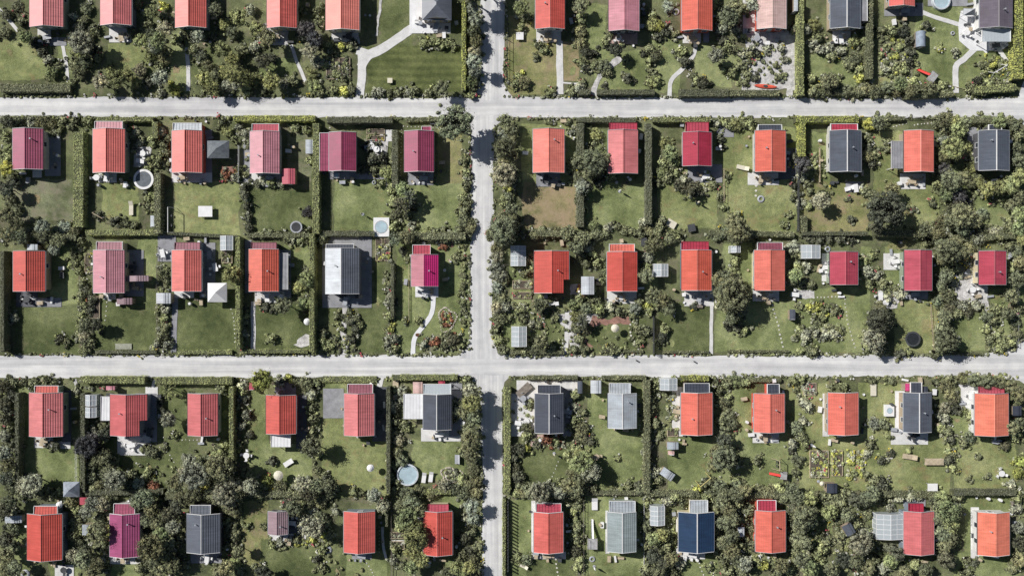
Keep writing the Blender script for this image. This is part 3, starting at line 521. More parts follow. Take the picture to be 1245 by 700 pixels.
5 620 9 d;15 642 8 b;8 655 10 d;5 675 10 b;15 665 8 b;18 690 9 b;8 690 8 b;85 610 8 b;90 620 7 g;92 635 8 b;88 650 8 b;92 660 8 b;90 675 10 s;105 670 10 b;100 680 10 b;118 685 9 b;112 695 9 b;96 645 6 b;105 622 9 s;112 612 9 s;125 612 9 s;130 605 8 b;135 608 8 b;120 630 8 b;125 655 7 g;130 645 6 y;120 665 8 b;125 690 6 b;16 625 6 s;80 600 7 b;12 610 9 b
167 610 9 b;175 605 11 b;185 620 9 b;178 632 9 b;190 635 9 b;195 650 9 g;185 660 10 b;177 670 10 d;185 680 11 b;200 670 10 b;205 660 9 b;210 640 9 s;216 655 7 b;195 690 9 b;210 685 9 b;220 690 8 b;205 625 9 d;215 615 9 d;178 645 6 p;280 610 9 s;285 620 8 b;275 615 8 b;290 600 10 b;285 650 8 b;280 640 8 b;290 670 9 b;275 690 10 b;285 685 8 g;290 695 8 b;265 695 8 b;275 635 6 b;278 662 7 d;170 690 7 g
357 617 10 b;365 620 8 b;375 640 9 s;385 645 8 b;395 640 8 b;380 620 7 s;400 650 7 b;390 630 8 b;340 660 7 s;350 658 6 s;360 656 5 b;380 655 6 y;395 652 6 y;385 680 6 d;390 690 6 b;320 697 10 d;310 690 6 b;480 668 6 b;478 682 5 s;465 614 9 s;392 670 6 b;330 662 6 b;320 640 5 b;300 640 5 g;409 622 5 s;348 612 6 d;384 628 7 b
631 678 7 b;640 680 8 b;700 640 7 b;703 655 7 b;700 670 8 d;705 680 7 b;697 622 5 y;702 615 6 b;703 690 7 b;785 640 8 b;790 650 7 b;795 655 9 g;805 650 9 g;810 665 8 b;800 660 8 b;785 665 7 b;795 675 10 d;805 685 9 d *;815 680 9 b;825 685 8 s;790 690 8 b;785 695 7 b;800 695 9 b;818 695 8 b;812 608 8 s;820 605 8 b;830 610 7 b;800 600 6 b;845 602 8 b;860 605 8 b;788 625 6 b;698 632 6 b;786 612 6 b;818 655 7 g;698 650 6 b
870 620 8 b;878 610 9 b;885 620 9 b;880 635 9 b;890 630 9 b;905 658 8 b;890 650 9 b;880 660 9 b;890 670 9 b;895 680 9 b;880 680 8 b;905 685 9 s;910 620 8 b;900 610 8 b;915 642 6 b;916 665 7 b;920 682 8 y;928 687 6 y;885 695 8 b;905 695 8 b;940 682 6 b;950 687 9 b;945 697 8 b;960 692 8 b;870 645 7 b;895 600 9 b;872 605 7 b;873 672 6 b;905 633 7 b;862 690 6 g
970 605 9 b;985 605 9 g;980 615 8 b;975 625 11 b T;985 635 9 b;972 640 9 b;968 655 9 b;978 660 9 b;965 670 8 b;975 680 10 b;985 690 10 g;995 682 8 b;962 640 6 d;1000 670 8 g;1005 655 8 g;1008 622 9 g;1010 610 8 b;1018 602 8 b;1022 612 8 b;1030 600 8 b;1040 607 9 d;1050 607 9 b;1030 625 9 b;1042 635 8 b;1022 632 7 b;1020 655 9 b;1035 662 9 g;1050 652 9 s;1060 662 8 g;1010 692 10 b;1025 680 10 d;1040 682 10 b;1055 690 9 b;1065 680 8 b;1045 667 9 b;1082 665 8 d;1090 672 9 d;1082 682 9 g;1075 692 8 s;1100 695 9 b;1115 687 8 b;1125 692 9 b;1095 685 8 b;1075 590 8 d;1065 585 8 b;1055 577 6 d;1060 600 9 b;1072 602 8 b;990 620 6 b;965 618 7 d;1000 605 7 b;1055 625 6 b
1083 617 6 s;1094 606 6 s;1108 603 7 s;1118 604 6 s;1137 610 9 b;1145 605 9 g;1152 620 14 g T;1142 630 9 b;1155 637 10 g;1147 647 10 b;1155 655 9 b;1147 665 9 b;1150 680 10 d T;1162 620 9 d;1165 605 8 b;1165 660 6 b;1237 620 8 s;1238 640 9 s;1240 660 9 d;1238 680 9 b;1232 692 7 b;1185 685 5 d;1177 680 5 b;1175 697 8 b;1140 618 8 g;1240 604 8 b"""

PLANTS += ''';783 270 6.5 s;750 558 4 y;611 281 16 b T;722 197 14 b T;891 357 17 b T;1067 389 14 d T;1061 411 13 s T;236 578 16 s T;268 567 15 b T;119 646 13 b T;183 666 15 b T;272 600 14 s T;139 583 12 s T;104 543 13 p T;40 588 12 s T
613 180 13 b T;612 212 12 s T;571 535 13 b T;573 490 12 g T;505 650 14 g T;1157 180 13 g T;1153 305 14 b T;1150 412 13 b T;1170 262 14 b T;880 556 14 b T;975 628 14 b T;1045 660 12 s T;898 278 13 b T;98 52 12 s T;192 50 12 g T;285 90 12 g T;325 45 11 b T;885 20 12 b T;1155 220 12 b T;655 598 12 s T;708 562 12 g T;378 640 12 s T'''
rows = []
for line in PLANTS.split('\n'):
    for e in line.split(';'):
        t = e.split()
        if len(t) < 4: continue
        rows.append((float(t[0]), float(t[1]), float(t[2]), t[3], t[4] if len(t) > 4 else ''))
def sizew(r): return 'large' if r >= 11 else 'medium' if r >= 8 else 'small'
random.seed(21)
trees, bushes = [], []
for (px, py, r, k, fl) in rows:
    rr = r*S*random.uniform(.94, 1.1)
    (trees if (r >= 9 or fl == 'T') else bushes).append((px, py, r, rr, k, fl))
bushes.sort(key=lambda b: -b[2])
understory = []      # (x, y, z, radius, colour) small clumps that nobody could count
def tint(k, a=.30):
    c = FC[k]; f = random.uniform(1-a, 1+a); g = random.uniform(-.09, .07)
    return (c[0]*f*(1+g), c[1]*f, c[2]*f*(1-g), 1)
def crown_size(px, py, r, fl):
    return 'L' if r >= 12 else 'M' if r >= 6.5 else 'S'
for (px, py, r, rr, k, fl) in trees:
    zc = rr*1.1 + (1.7 if fl == 'T' else 1.0)
    if py < 130 and 565 < px < 585 or py < 0: zc += 1.6
    if 598 < px < 625 or (560 < px < 585 and py > 455): zc += .5
    if r > 14: zc += .8
    x, y = W(px, py, zc)
    t = thing('garden_tree', '%s %s tree, %s of %s' % (sizew(r), FW[k], sector(px, py), plot_phrase(px, py)), 'tree', (x, y, 0), 0, 'garden trees')
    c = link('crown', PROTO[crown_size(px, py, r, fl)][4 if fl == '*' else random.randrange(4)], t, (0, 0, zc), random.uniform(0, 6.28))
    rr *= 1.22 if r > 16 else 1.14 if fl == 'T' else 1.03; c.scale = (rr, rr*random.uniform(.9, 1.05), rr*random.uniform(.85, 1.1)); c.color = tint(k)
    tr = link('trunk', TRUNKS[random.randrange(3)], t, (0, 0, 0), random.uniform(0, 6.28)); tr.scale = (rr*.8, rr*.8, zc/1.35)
for i, (px, py, r, rr, k, fl) in enumerate(bushes):
    hh = rr*random.uniform(.75, 1.15)
    if 570 < px < 585 and py < 120: hh *= 1.6
    if i >= 300:
        x, y = W(px, py, hh); understory.append((x, y, hh*.55, rr*1.02, tint(k))); continue
    x, y = W(px, py, hh*.8)
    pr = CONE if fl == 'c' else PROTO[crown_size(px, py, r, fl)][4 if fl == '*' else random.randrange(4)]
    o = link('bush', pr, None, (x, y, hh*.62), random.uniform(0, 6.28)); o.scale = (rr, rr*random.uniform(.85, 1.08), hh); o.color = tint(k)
    tag(o, '%s %s %s, %s of %s' % (sizew(r), FW[k], 'cone-shaped bush' if fl == 'c' else 'bush', sector(px, py), plot_phrase(px, py)), 'bush', 'garden bushes')

# scattered low growth round the feet of everything, along road verges and in the beds
random.seed(33)
for (px, py, r, k, fl) in rows:
    for j in range(5):
        a = random.uniform(0, 6.28); d = r*random.uniform(.7, 1.55); q = random.uniform(1.2, 2.9)
        x, y = W(px + d*math.cos(a), py + d*math.sin(a), .3)
        understory.append((x, y, q*S*.4, q*S, tint(random.choice([k, k, 'b', 'g', 's']), .3)))
for x0, y0, x1, y1 in ((0, 117, 584, 117), (614, 118, 1236, 118), (0, 143, 570, 144), (604, 144, 1230, 143), (0, 431, 560, 431), (612, 431, 1215, 431), (0, 461, 570, 460), (618, 459, 1230, 458),
                       (571, 150, 571, 425), (602, 150, 600, 425), (584, 0, 584, 110), (615, 0, 615, 110), (584, 470, 586, 700), (613, 470, 613, 700)):
    L_ = math.hypot(x1-x0, y1-y0); n = int(L_/2.6)
    for j in range(n):
        t = random.random(); px = x0+(x1-x0)*t + random.gauss(0, .9); py = y0+(y1-y0)*t + random.gauss(0, .9); q = random.uniform(.8, 2.0)
        x, y = W(px, py); understory.append((x, y, q*S*.3, q*S, tint(random.choice('bgsb'), .3)))
# planted beds (rect, colours, density)
BEDS = """397 70 426 97 gbd 1.0;446 158 470 170 yb .5;457 292 475 318 gsy 1;270 305 284 320 gb .8;106 308 116 332 gb .8;622 328 646 336 gb 1;622 342 646 350 gs 1;622 356 646 362 gb 1;622 368 646 376 sb 1
984 368 1024 384 ygb .7;980 395 1026 412 sgb .8;984 548 1007 580 sgy 1;1012 548 1024 578 gy .9;1030 547 1054 583 yys 1.1;976 465 992 480 gs 1;812 520 824 530 gb .9;811 492 824 512 gs 1;811 478 824 488 sb .8
800 476 812 482 sb .8;1070 46 1106 96 gyb .45;474 648 492 668 bs .5;664 526 676 540 rg .6;645 528 690 545 gsr .5;910 62 955 105 sbg .12;128 555 215 596 b .12;296 160 304 220 sb .6
505 405 562 426 rgs .35;104 352 114 384 bd .8;466 330 480 428 bgs .5;190 322 206 426 gsb .5;292 376 302 424 gbs .6;620 484 650 528 sg .2;1165 300 1196 340 gbs .5;1140 334 1160 425 bg .4;1200 370 1220 425 gb .6
405 375 436 428 gbd .4;885 322 898 345 gb .8;838 225 860 235 bs .4;700 340 716 360 rb .4;640 375 690 428 gb .25;720 405 780 428 g .12;880 150 960 160 gb .3;268 203 290 222 rsb .8;350 150 378 160 g .5;984 186 1004 216 g .7
90 462 130 474 sb .4;106 508 140 530 bd .5;392 640 440 700 gb .1;340 655 400 665 sgy .8;1056 375 1066 428 sb .5;1110 75 1118 100 g .3;1186 66 1232 112 gyb .25;96 300 104 430 gb .6;560 288 570 425 gb .25
536 379 551 397 gyr 1.4;540 571 556 583 gsd 1.4;0 470 20 600 db .5;0 605 20 700 db .5;96 600 134 700 bs .35;170 600 226 700 bd .3;270 600 296 700 bg .35;960 600 1066 700 bg .22;870 600 918 700 bg .3;780 600 826 700 bg .3;1135 140 1190 290 bg .15;1190 215 1245 300 bg .2"""
for row in BEDS.replace('\n', ';').split(';'):
    x0, y0, x1, y1, ks, dn = row.split(); x0, y0, x1, y1, dn = map(float, (x0, y0, x1, y1, dn))
    for j in range(int((x1-x0)*(y1-y0)*dn*.10)):
        q = random.uniform(1.2, 2.8); x, y = W(random.uniform(x0, x1), random.uniform(y0, y1), .3)
        understory.append((x, y, q*S*.4, q*S, tint(random.choice(ks), .3)))
# bake by colour family so each mass is one object
fam = {}
for u in understory:
    c = u[4]; key = 'reddish' if c[0] > c[1]*1.5 else 'yellowish' if c[0] > c[1]*.9 and c[1] > .52 and c[2] < c[1]*.5 else 'silvery' if c[2]/c[1] > .77 and c[1] > .3 else 'dark' if c[1] < .22 else 'fresh green' if c[1] > .37 else 'olive'
    fam.setdefault(key, []).append(u)
for key, lst in fam.items():
    P, Nn, Sz, Sh = [], [], [], []
    for (x, y, z, r, c) in lst:
        n = int(min(420, 26 + 150*r*r/.16)) if r < .7 else 380
        p, nn, sz, sh = crown_arrays(n, 3 if r < .5 else 8, .17 if r >= .6 else min(.5, .11/r), .75)
        P.append(p*r + np.array([x, y, z])); Nn.append(nn); Sz.append(sz*r); Sh.append(np.clip(sh + random.uniform(-.15, .15), 0, 1))
    o = link('undergrowth', leaf_mesh('undergrowth', *map(np.concatenate, (P, Nn, Sz, Sh))))
    cs = np.array([u[4][:3] for u in lst]).mean(axis=0); o.color = (*cs, 1)
    tag(o, 'low %s undergrowth and border plants scattered through all gardens' % key, 'undergrowth', kind='stuff')
# small flower heads
fl_cols = {'white': (.75, .74, .68), 'pink': (.65, .16, .20), 'yellow': (.72, .60, .10)}
spots = [u for u in understory if u[3] < .5]; random.shuffle(spots); i0 = 0
for cn, n in (('white', 850), ('pink', 220), ('yellow', 160)):
    mb = MB()
    for u in spots[i0:i0+n]:
        for j in range(3):
            x = u[0]+random.uniform(-.4, .4); y = u[1]+random.uniform(-.4, .4); z = u[2]+u[3]*.7; s = random.uniform(.06, .15)
            mb.quad((x-s, y-s, z), (x+s, y-s, z+.04), (x+s, y+s, z+.02), (x-s, y+s, z+.05)); mb.tri((x-s, y-s, z-.02), (x+s, y+s, z-.03), (x, y, z+s))
    i0 += n
    tag(mb.build('flowers', surf('petals_'+cn, fl_cols[cn], .1, .8)), 'scattered %s flower heads in the garden borders' % cn, 'flowers', kind='stuff')

# ------------------------------------------------------------------ hedges
HEDGES = """0 107 85 107 11 1.2 b;564 -10 564 110 5 1.8 y;726 112 796 112 7 1.3 d;704 112 718 112 7 1.1 d;826 113 886 113 10 1.5 d;887 113 948 113 8 1.2 b;974 0 974 116 8 2.0 g;1058 -10 1058 96 8 2.0 b;1239 -10 1239 96 12 2.2 y;1185 110 1236 106 9 1.6 g
116 145 186 145 6 1.4 g;188 148 188 168 8 1.6 g;284 144 383 144 8 1.7 y;397 146 477 146 8 1.9 d;493 146 540 145 5 .9 b;701 146 773 146 6 1.5 d;794 146 864 146 6 1.5 g;968 145 1044 145 9 1.8 y;1070 145 1100 144 5 1.0 b
95 160 95 276 14 1.7 g;191 210 191 284 9 1.9 b;104 283 192 283 7 1.3 g;384 150 384 284 9 2.0 g;480 158 480 228 8 1.9 d;393 284 455 284 7 1.3 d;706 150 706 205 9 2.2 d;706 215 706 276 9 2.0 d;789 150 789 272 8 2.2 d;976 148 976 190 8 1.9 y;976 284 1056 284 5 1.6 d;978 262 978 282 8 1.4 b
1186 146 1232 148 8 1.5 b;2 305 2 428 5 2.4 d;289 288 289 424 6 2.2 g;379 284 379 428 7 2.4 g;116 428 190 428 4 .7 d;216 428 282 428 5 .8 g;294 427 374 427 5 .9 g;477 320 477 385 4 1.6 d
98 462 176 462 9 1.6 g;188 463 282 463 9 1.6 g;281 470 281 560 6 2.2 g;392 461 458 461 8 .5 g;476 459 556 459 7 1.3 g;617 470 617 600 8 1.6 g;613 606 613 700 4 1.4 g;640 459 702 459 5 1.2 b;732 459 786 459 5 1.1 b;787 462 787 600 8 1.9 b;828 460 862 460 7 1.6 y
100 478 100 598 6 2.0 d;103 599 198 598 7 1.5 d;472 470 472 600 5 2.2 d;1160 599 1236 599 7 1.8 d;488 598 548 598 6 1.3 g;1168 461 1222 461 8 1.5 g;880 462 950 462 5 .8 b;786 600 850 600 7 1.4 b
192 283 290 288 4 .9 d;300 286 376 286 6 1.1 b;20 478 20 598 5 2.3 d;650 284 704 284 8 1.5 b;862 283 966 285 7 1.3 b;482 287 566 287 10 1.6 b;805 428 862 428 3 .6 b;885 427 960 427 3 .5 b;730 427 782 427 3 .5 b;1160 430 1196 430 3 .6 b;1064 283 1140 285 9 1.5 b
1100 118 1160 114 6 1.3 b;1008 112 1052 112 7 1.2 b;620 428 686 428 5 .9 b;26 287 92 289 8 1.4 b;470 605 470 640 3 1.4 d;1160 290 1240 286 8 1.4 b;296 600 372 602 8 1.3 b;712 599 776 599 5 .9 b;1060 600 1150 602 8 1.3 b;880 600 966 602 9 1.4 b;640 600 700 602 9 1.4 b;200 603 290 602 9 1.6 b"""
HC = {'b': (.38, .39, .27, 1), 'g': (.52, .555, .29, 1), 'y': (.66, .69, .25, 1), 'd': (.26, .268, .215, 1)}
HWd = {'b': 'olive', 'g': 'green', 'y': 'yellow-green', 'd': 'dark'}
random.seed(9)
for row in HEDGES.replace('\n', ';').split(';'):
    t = row.split(); x0, y0, x1, y1, w, h = map(float, t[:6]); k = t[6]
    a = Vector(W(x0, y0, h)); b = Vector(W(x1, y1, h)); ln = (b-a).length; hw = w*S/2
    d = (b-a)/ln; nrm = Vector((-d.y, d.x))
    ns = int(ln*(2*hw + 2*h)*48)
    s = rng.uniform(0, ln, ns); face = rng.uniform(0, 2*hw + 2*h, ns)
    lump = np.array([noise.noise(Vector((v*.55, x0, y0))) for v in s])*.16 + np.array([noise.noise(Vector((v*1.9, x0+5, y0))) for v in s])*.10
    top = face < 2*hw; side = np.where(face < 2*hw+h, 1, -1)
    loose = .45 if k == 'b' else .22
    u = np.where(top, rng.uniform(-hw, hw, ns), side*(hw*.95 + lump)); z = np.where(top, h + lump - .04, rng.uniform(.02, 1, ns)*h)
    u = u*(1 - .18*np.clip((z/h-.8)*5, 0, 1)) + rng.normal(size=ns)*loose*.16; z = z + rng.normal(size=ns)*loose*.3*np.where(top, 1, .3)
    pos = np.stack([d.x*s + nrm.x*u, d.y*s + nrm.y*u, np.maximum(.03, z)], axis=1)
    nn = np.where(top[:, None], np.array([0, 0, 1.]), np.stack([nrm.x*side, nrm.y*side, np.full(ns, .2)], axis=1)) + rng.normal(size=(ns, 3))*.45
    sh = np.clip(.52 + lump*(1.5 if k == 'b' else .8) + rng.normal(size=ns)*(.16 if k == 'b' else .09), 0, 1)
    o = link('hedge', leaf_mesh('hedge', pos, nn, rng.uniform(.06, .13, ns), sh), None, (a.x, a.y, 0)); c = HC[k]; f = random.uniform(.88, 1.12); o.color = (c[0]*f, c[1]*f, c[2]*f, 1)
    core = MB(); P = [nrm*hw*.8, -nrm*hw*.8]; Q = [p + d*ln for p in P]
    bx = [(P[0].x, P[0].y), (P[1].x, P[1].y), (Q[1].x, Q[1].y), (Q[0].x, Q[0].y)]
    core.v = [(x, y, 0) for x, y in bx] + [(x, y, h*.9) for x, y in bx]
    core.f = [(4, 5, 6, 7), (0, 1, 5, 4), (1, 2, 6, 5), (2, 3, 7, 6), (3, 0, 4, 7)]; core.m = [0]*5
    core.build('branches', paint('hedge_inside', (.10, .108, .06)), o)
    mx, my = (x0+x1)/2, (y0+y1)/2
    tag(o, '%s %s hedge%s, %s of %s' % (HWd[k], 'loose' if k == 'b' else 'clipped', ' running up-down' if abs(y1-y0) > abs(x1-x0) else ' running across', sector(mx, my), plot_phrase(mx, my)), 'hedge', 'hedges between the plots')

# ------------------------------------------------------------------ houses
RC = {'red': (.61, .135, .112), 'coral': (.70, .185, .140), 'orange': (.69, .18, .110), 'pinkred': (.58, .165, .165), 'rose': (.44, .070, .100), 'pink': (.50, .20, .235), 'purple': (.33, .070, .125),
      'magenta': (.58, .060, .20), 'palepink': (.62, .42, .38), 'slate': (.060, .066, .086), 'slate2': (.105, .115, .14), 'grey': (.42, .44, .465), 'white': (.52, .53, .55), 'navy': (.020, .045, .095), 'mauve': (.30, .20, .22), 'duskslate': (.155, .13, .155), 'greygreen': (.30, .335, .335), 'plum': (.34, .075, .165), 'dull': (.30, .10, .13)}
RW = {'red': 'bright red', 'coral': 'coral red', 'orange': 'orange-red', 'pinkred': 'pinkish red', 'rose': 'rose red', 'pink': 'faded pink', 'purple': 'purplish red', 'magenta': 'magenta', 'palepink': 'pale weathered pink',
      'slate': 'dark slate', 'slate2': 'slate grey', 'grey': 'light grey', 'white': 'whitish grey', 'navy': 'navy blue', 'mauve': 'mauve grey', 'duskslate': 'purplish slate', 'greygreen': 'grey-green', 'plum': 'plum', 'dull': 'dull red'}
WALLC = [(.55, .54, .50), (.10, .10, .11), (.60, .12, .08), (.40, .33, .24), (.70, .70, .68), (.20, .24, .28), (.62, .56, .38), (.28, .33, .25)]
def roof_surf(name, col):
    m, nt, out = new_mat(name)
    pos = nt.nodes.new('ShaderNodeNewGeometry').outputs['Position']; oi = nt.nodes.new('ShaderNodeObjectInfo')
    mp = nt.nodes.new('ShaderNodeMapping'); L(nt, pos, mp.inputs[0]); mp.inputs['Scale'].default_value = (.35, 3.2, .35)
    st = noise_n(nt, mp.outputs[0], 1.0, 4, .6); bl = noise_n(nt, pos, .45, 4, .6); mo = noise_n(nt, pos, 1.7, 6, .75)
    c = mixc(nt, tuple(col), ramp(nt, st, [(.3, (.82, .84, .85)), (.7, (1.10, 1.12, 1.13))]), 1.0, 'MULTIPLY')
    c = mixc(nt, c, ramp(nt, bl, [(.3, (.84, .84, .84)), (.7, (1.10, 1.14, 1.16))]), 1.0, 'MULTIPLY')
    hs = nt.nodes.new('ShaderNodeHueSaturation'); L(nt, c, hs.inputs['Color'])
    mr = N(nt, 'ShaderNodeMapRange'); L(nt, oi.outputs['Random'], mr.inputs[0]); mr.inputs[3].default_value = .90; mr.inputs[4].default_value = 1.14; L(nt, mr.outputs[0], hs.inputs['Value'])
    ms = N(nt, 'ShaderNodeMapRange'); L(nt, oi.outputs['Random'], ms.inputs[0]); ms.inputs[3].default_value = 1.12; ms.inputs[4].default_value = .96; L(nt, ms.outputs[0], hs.inputs['Saturation'])
    f = N(nt, 'ShaderNodeMapRange'); L(nt, mo, f.inputs[0]); f.inputs[1].default_value = .60; f.inputs[2].default_value = .78; f.inputs[4].default_value = .55
    c = mixc(nt, hs.outputs[0], tuple(v*.5+.03 for v in col), f.outputs[0])
    p = N(nt, 'ShaderNodeBsdfPrincipled'); p.inputs['Specular IOR Level'].default_value = .55; L(nt, c, p.inputs['Base Color'])
    rr = N(nt, 'ShaderNodeMapRange'); L(nt, st, rr.inputs[0]); rr.inputs[3].default_value = .42; rr.inputs[4].default_value = .56; L(nt, rr.outputs[0], p.inputs['Roughness'])
    L(nt, p.outputs[0], out.inputs[0]); return m
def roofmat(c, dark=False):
    k = 'roof_%s%s' % (c, '_lap_shade' if dark else '')
    f = .62 if dark else 1.0  # darker copy puts step shade into lap strips and ridge caps
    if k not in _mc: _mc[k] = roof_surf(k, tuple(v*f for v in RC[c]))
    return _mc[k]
PITCH = math.tan(math.radians(18.5))
TRIM = paint('roof_trim', (.52, .52, .53), var=.08, rough=.6)

def roof_profile(mb, xa, za, xb, zb, y0, y1, courses):
    """one slope from eave (xa,za) to ridge (xb,zb) laid in overlapping courses"""
    n = max(2, int(abs(xb-xa)/courses)); lift = .05
    for i in range(n):
        t0, t1 = i/n, (i+1)/n; tl = t0 + .30/n
        p = lambda t, l: (xa+(xb-xa)*t, za+(zb-za)*t + l)
        a0 = p(t0, 0 if i == 0 else 0.0); a1 = p(t0, lift); al = p(tl, lift*.74); a2 = p(t1, 0)
        fl = xa < xb
        def q(u, v, mi):
            A = (u[0], y0, u[1]); B = (u[0], y1, u[1]); C_ = (v[0], y1, v[1]); D = (v[0], y0, v[1])
            mb.quad(A, D, C_, B, mi) if fl else mb.quad(A, B, C_, D, mi)
        k = 0 if fl else 1; q(a0, a1, k); q(a1, al, k); q(al, a2, 0)  # only east strips take the darker copy, painted riser shade
        # end faces of the course
        for y in (y0, y1): mb.tri((a0[0], y, a0[1]), (a1[0], y, a1[1]), (a2[0], y, a2[1]), 1)

def house(px0, py0, px1, py1, col, rc=None, annex=None, notch=None, lean=None, smooth=False, hip=False, ribs=.37, wall=None, extra='', colE=None, canopy=None, ez=2.75):
    x0, yt = W(px0, py0, ez); x1, yb = W(px1, py1, ez)
    cx, cy = (x0+x1)/2, (yt+yb)/2; hx, hy = (x1-x0)/2, (yt-yb)/2
    mpx, mpy = (px0+px1)/2, max(2, (py0+py1)/2)
    feat = extra or ''
    if annex and not feat: feat = 'with %s rear annex' % ('glass-roofed' if annex[4] == 'glass' else RW[annex[4]])
    words = '%s roofed cabin%s, %s' % (RW[col], (' ' + feat) if feat else '', plot_phrase(mpx, mpy, 'house'))
    t = thing('allotment_house', words, 'house', (cx, cy, 0), 0, 'allotment houses')
    wc = WALLC[(wall if wall is not None else random.randrange(len(WALLC)))]
    wm = paint('wall_%d' % WALLC.index(wc), wc, var=.1, rough=.8)
    ov = .30; wx, wy = hx-ov, hy-ov; rz = ez + hx*PITCH; wt = ez - .12 + ov*PITCH
    rx = 0.0 if rc is None else rc
    # walls with boarded gables
    mb = MB(); nx, ny = (0, 0)
    if notch:
        nx = (px1-notch[0])*S; ny = (py1-notch[1])*S
    g = rz - .14
    mb.quad((-wx, -wy, 0), (-wx, wy, 0), (-wx, wy, wt), (-wx, -wy, wt)); mb.quad((wx, -wy+ny, 0), (wx, wy, 0), (wx, wy, wt), (wx, -wy+ny, wt))
    if notch:
        mb.quad((wx-nx, -wy, 0), (wx-nx, -wy+ny, 0), (wx-nx, -wy+ny, wt), (wx-nx, -wy, wt)); mb.quad((wx-nx, -wy+ny, 0), (wx, -wy+ny, 0), (wx, -wy+ny, wt), (wx-nx, -wy+ny, wt))
    for s in (-1, 1):
        e = wx - (nx if (notch and s < 0) else 0)
        mb.v += [(-wx, s*wy, 0), (e, s*wy, 0), (e, s*wy, wt if e == wx else ez-.12+(hx-e)*PITCH), (rx, s*wy, g), (-wx, s*wy, wt)]; n = len(mb.v)
        mb.f.append((n-5, n-4, n-3, n-2, n-1)); mb.m.append(0)
    mb.build('wall', wm, t)
    # roof
    rb = MB(); cour = ribs if not smooth else 1.4
    if hip:
        k = min(hx, hy)*.95
        A, B, C_, D = (-hx, -hy, ez), (hx, -hy, ez), (hx, hy, ez), (-hx, hy, ez); R1, R2 = (0, -hy+k, rz+.15), (0, hy-k if hy-k > -hy+k else -hy+k+.01, rz+.15)
        rb.tri(A, B, R1); rb.quad(B, C_, R2, R1); rb.tri(C_, D, R2); rb.quad(D, A, R1, R2); rb.quad(A, D, C_, B, 1)
    else:
        roof_profile(rb, -hx, ez, rx, rz, -hy, hy, cour)
        if colE: rb.m = [3 if m_ == 0 else m_ for m_ in rb.m]
        if notch:
            xm = hx-nx; zm = ez + (rz-ez)*(hx-xm)/(hx-rx)
            roof_profile(rb, hx, ez, xm, zm, -hy+ny, hy, cour); roof_profile(rb, xm, zm, rx, rz, -hy, hy, cour)
        else: roof_profile(rb, hx, ez, rx, rz, -hy, hy, cour)
        for s in (-1, 1):     # underside boards
            rb.quad((s*hx, -hy + (ny if notch and s > 0 else 0), ez-.02), (s*hx, hy, ez-.02), (rx, hy, rz-.06), (rx, -hy + (ny if notch and s > 0 else 0), rz-.06), 2)
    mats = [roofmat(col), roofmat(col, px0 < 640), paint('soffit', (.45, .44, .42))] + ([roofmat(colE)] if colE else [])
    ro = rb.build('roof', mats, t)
    if not hip:
        rcap = MB(); rcap.v = [(rx-.14, -hy-.03, rz-.01), (rx, -hy-.03, rz+.12), (rx+.14, -hy-.03, rz-.01), (rx-.14, hy+.03, rz-.01), (rx, hy+.03, rz+.12), (rx+.14, hy+.03, rz-.01)]
        rcap.f = [(0, 1, 4, 3), (1, 2, 5, 4), (0, 2, 1), (3, 4, 5)]; rcap.m = [0]*4
        light = col in ('slate2', 'slate', 'grey', 'navy', 'white', 'greygreen')
        rcap.build('ridge_cap', TRIM if light else roofmat(col, random.random() < .75), ro)  # darker cap paints the shadow line along the ridge
        bbm = WHITE if light or random.random() < .35 else TRIM
        for s in (-1, 1):
            y = s*(hy+.02); bb = MB()
            for xa in (-1, 1):
                if notch and s < 0 and xa > 0: continue
                X = xa*hx; z0, z1 = ez-.12, rz-.10
                bb.v += [(X, y-.03, z0), (X, y+.03, z0), (rx, y+.03, z1), (rx, y-.03, z1), (X, y-.03, z0+.24), (X, y+.03, z0+.24), (rx, y+.03, z1+.24), (rx, y-.03, z1+.24)]
                n = len(bb.v)-8
                for q in ((0, 1, 2, 3), (4, 7, 6, 5), (0, 4, 5, 1), (1, 5, 6, 2), (2, 6, 7, 3), (3, 7, 4, 0)): bb.f.append(tuple(n+i for i in q)); bb.m.append(0)
            bb.build('bargeboard', bbm, t)
        for s in (-1, 1):
            gb = MB(); ya = -hy + (ny if notch and s > 0 else 0); gb.box(min(s*hx, s*(hx+.11)), ya, ez-.14, max(s*hx, s*(hx+.11)), hy, ez-.02)
            gb.build('gutter', GREYM if random.random() < .6 else DARKM, t)
    if random.random() < .55:
        ch = MB(); cxx = random.choice([-1, 1])*hx*.35; cyy = random.uniform(-.3, .6)*hy; zb = rz - abs(cxx)*PITCH
        ch.bar((cxx, cyy, zb-.1), (cxx, cyy, zb+.55), .09, 0, 8); ch.bar((cxx, cyy, zb+.55), (cxx, cyy, zb+.62), .15, 0, 8); ch.build('chimney', GREYM, ro)
    # door and windows
    dr = MB(); dr.box(-.45, -wy-.05, .05, .45, -wy-.003, 2.05); d_ = dr.build('door', paint('door_paint', (.42, .44, .44)), t)
    hd = MB(); hd.bar((.34, -wy-.09, 1.0), (.34, -wy-.09, 1.16), .02); hd.build('handle', DARKM, d_)
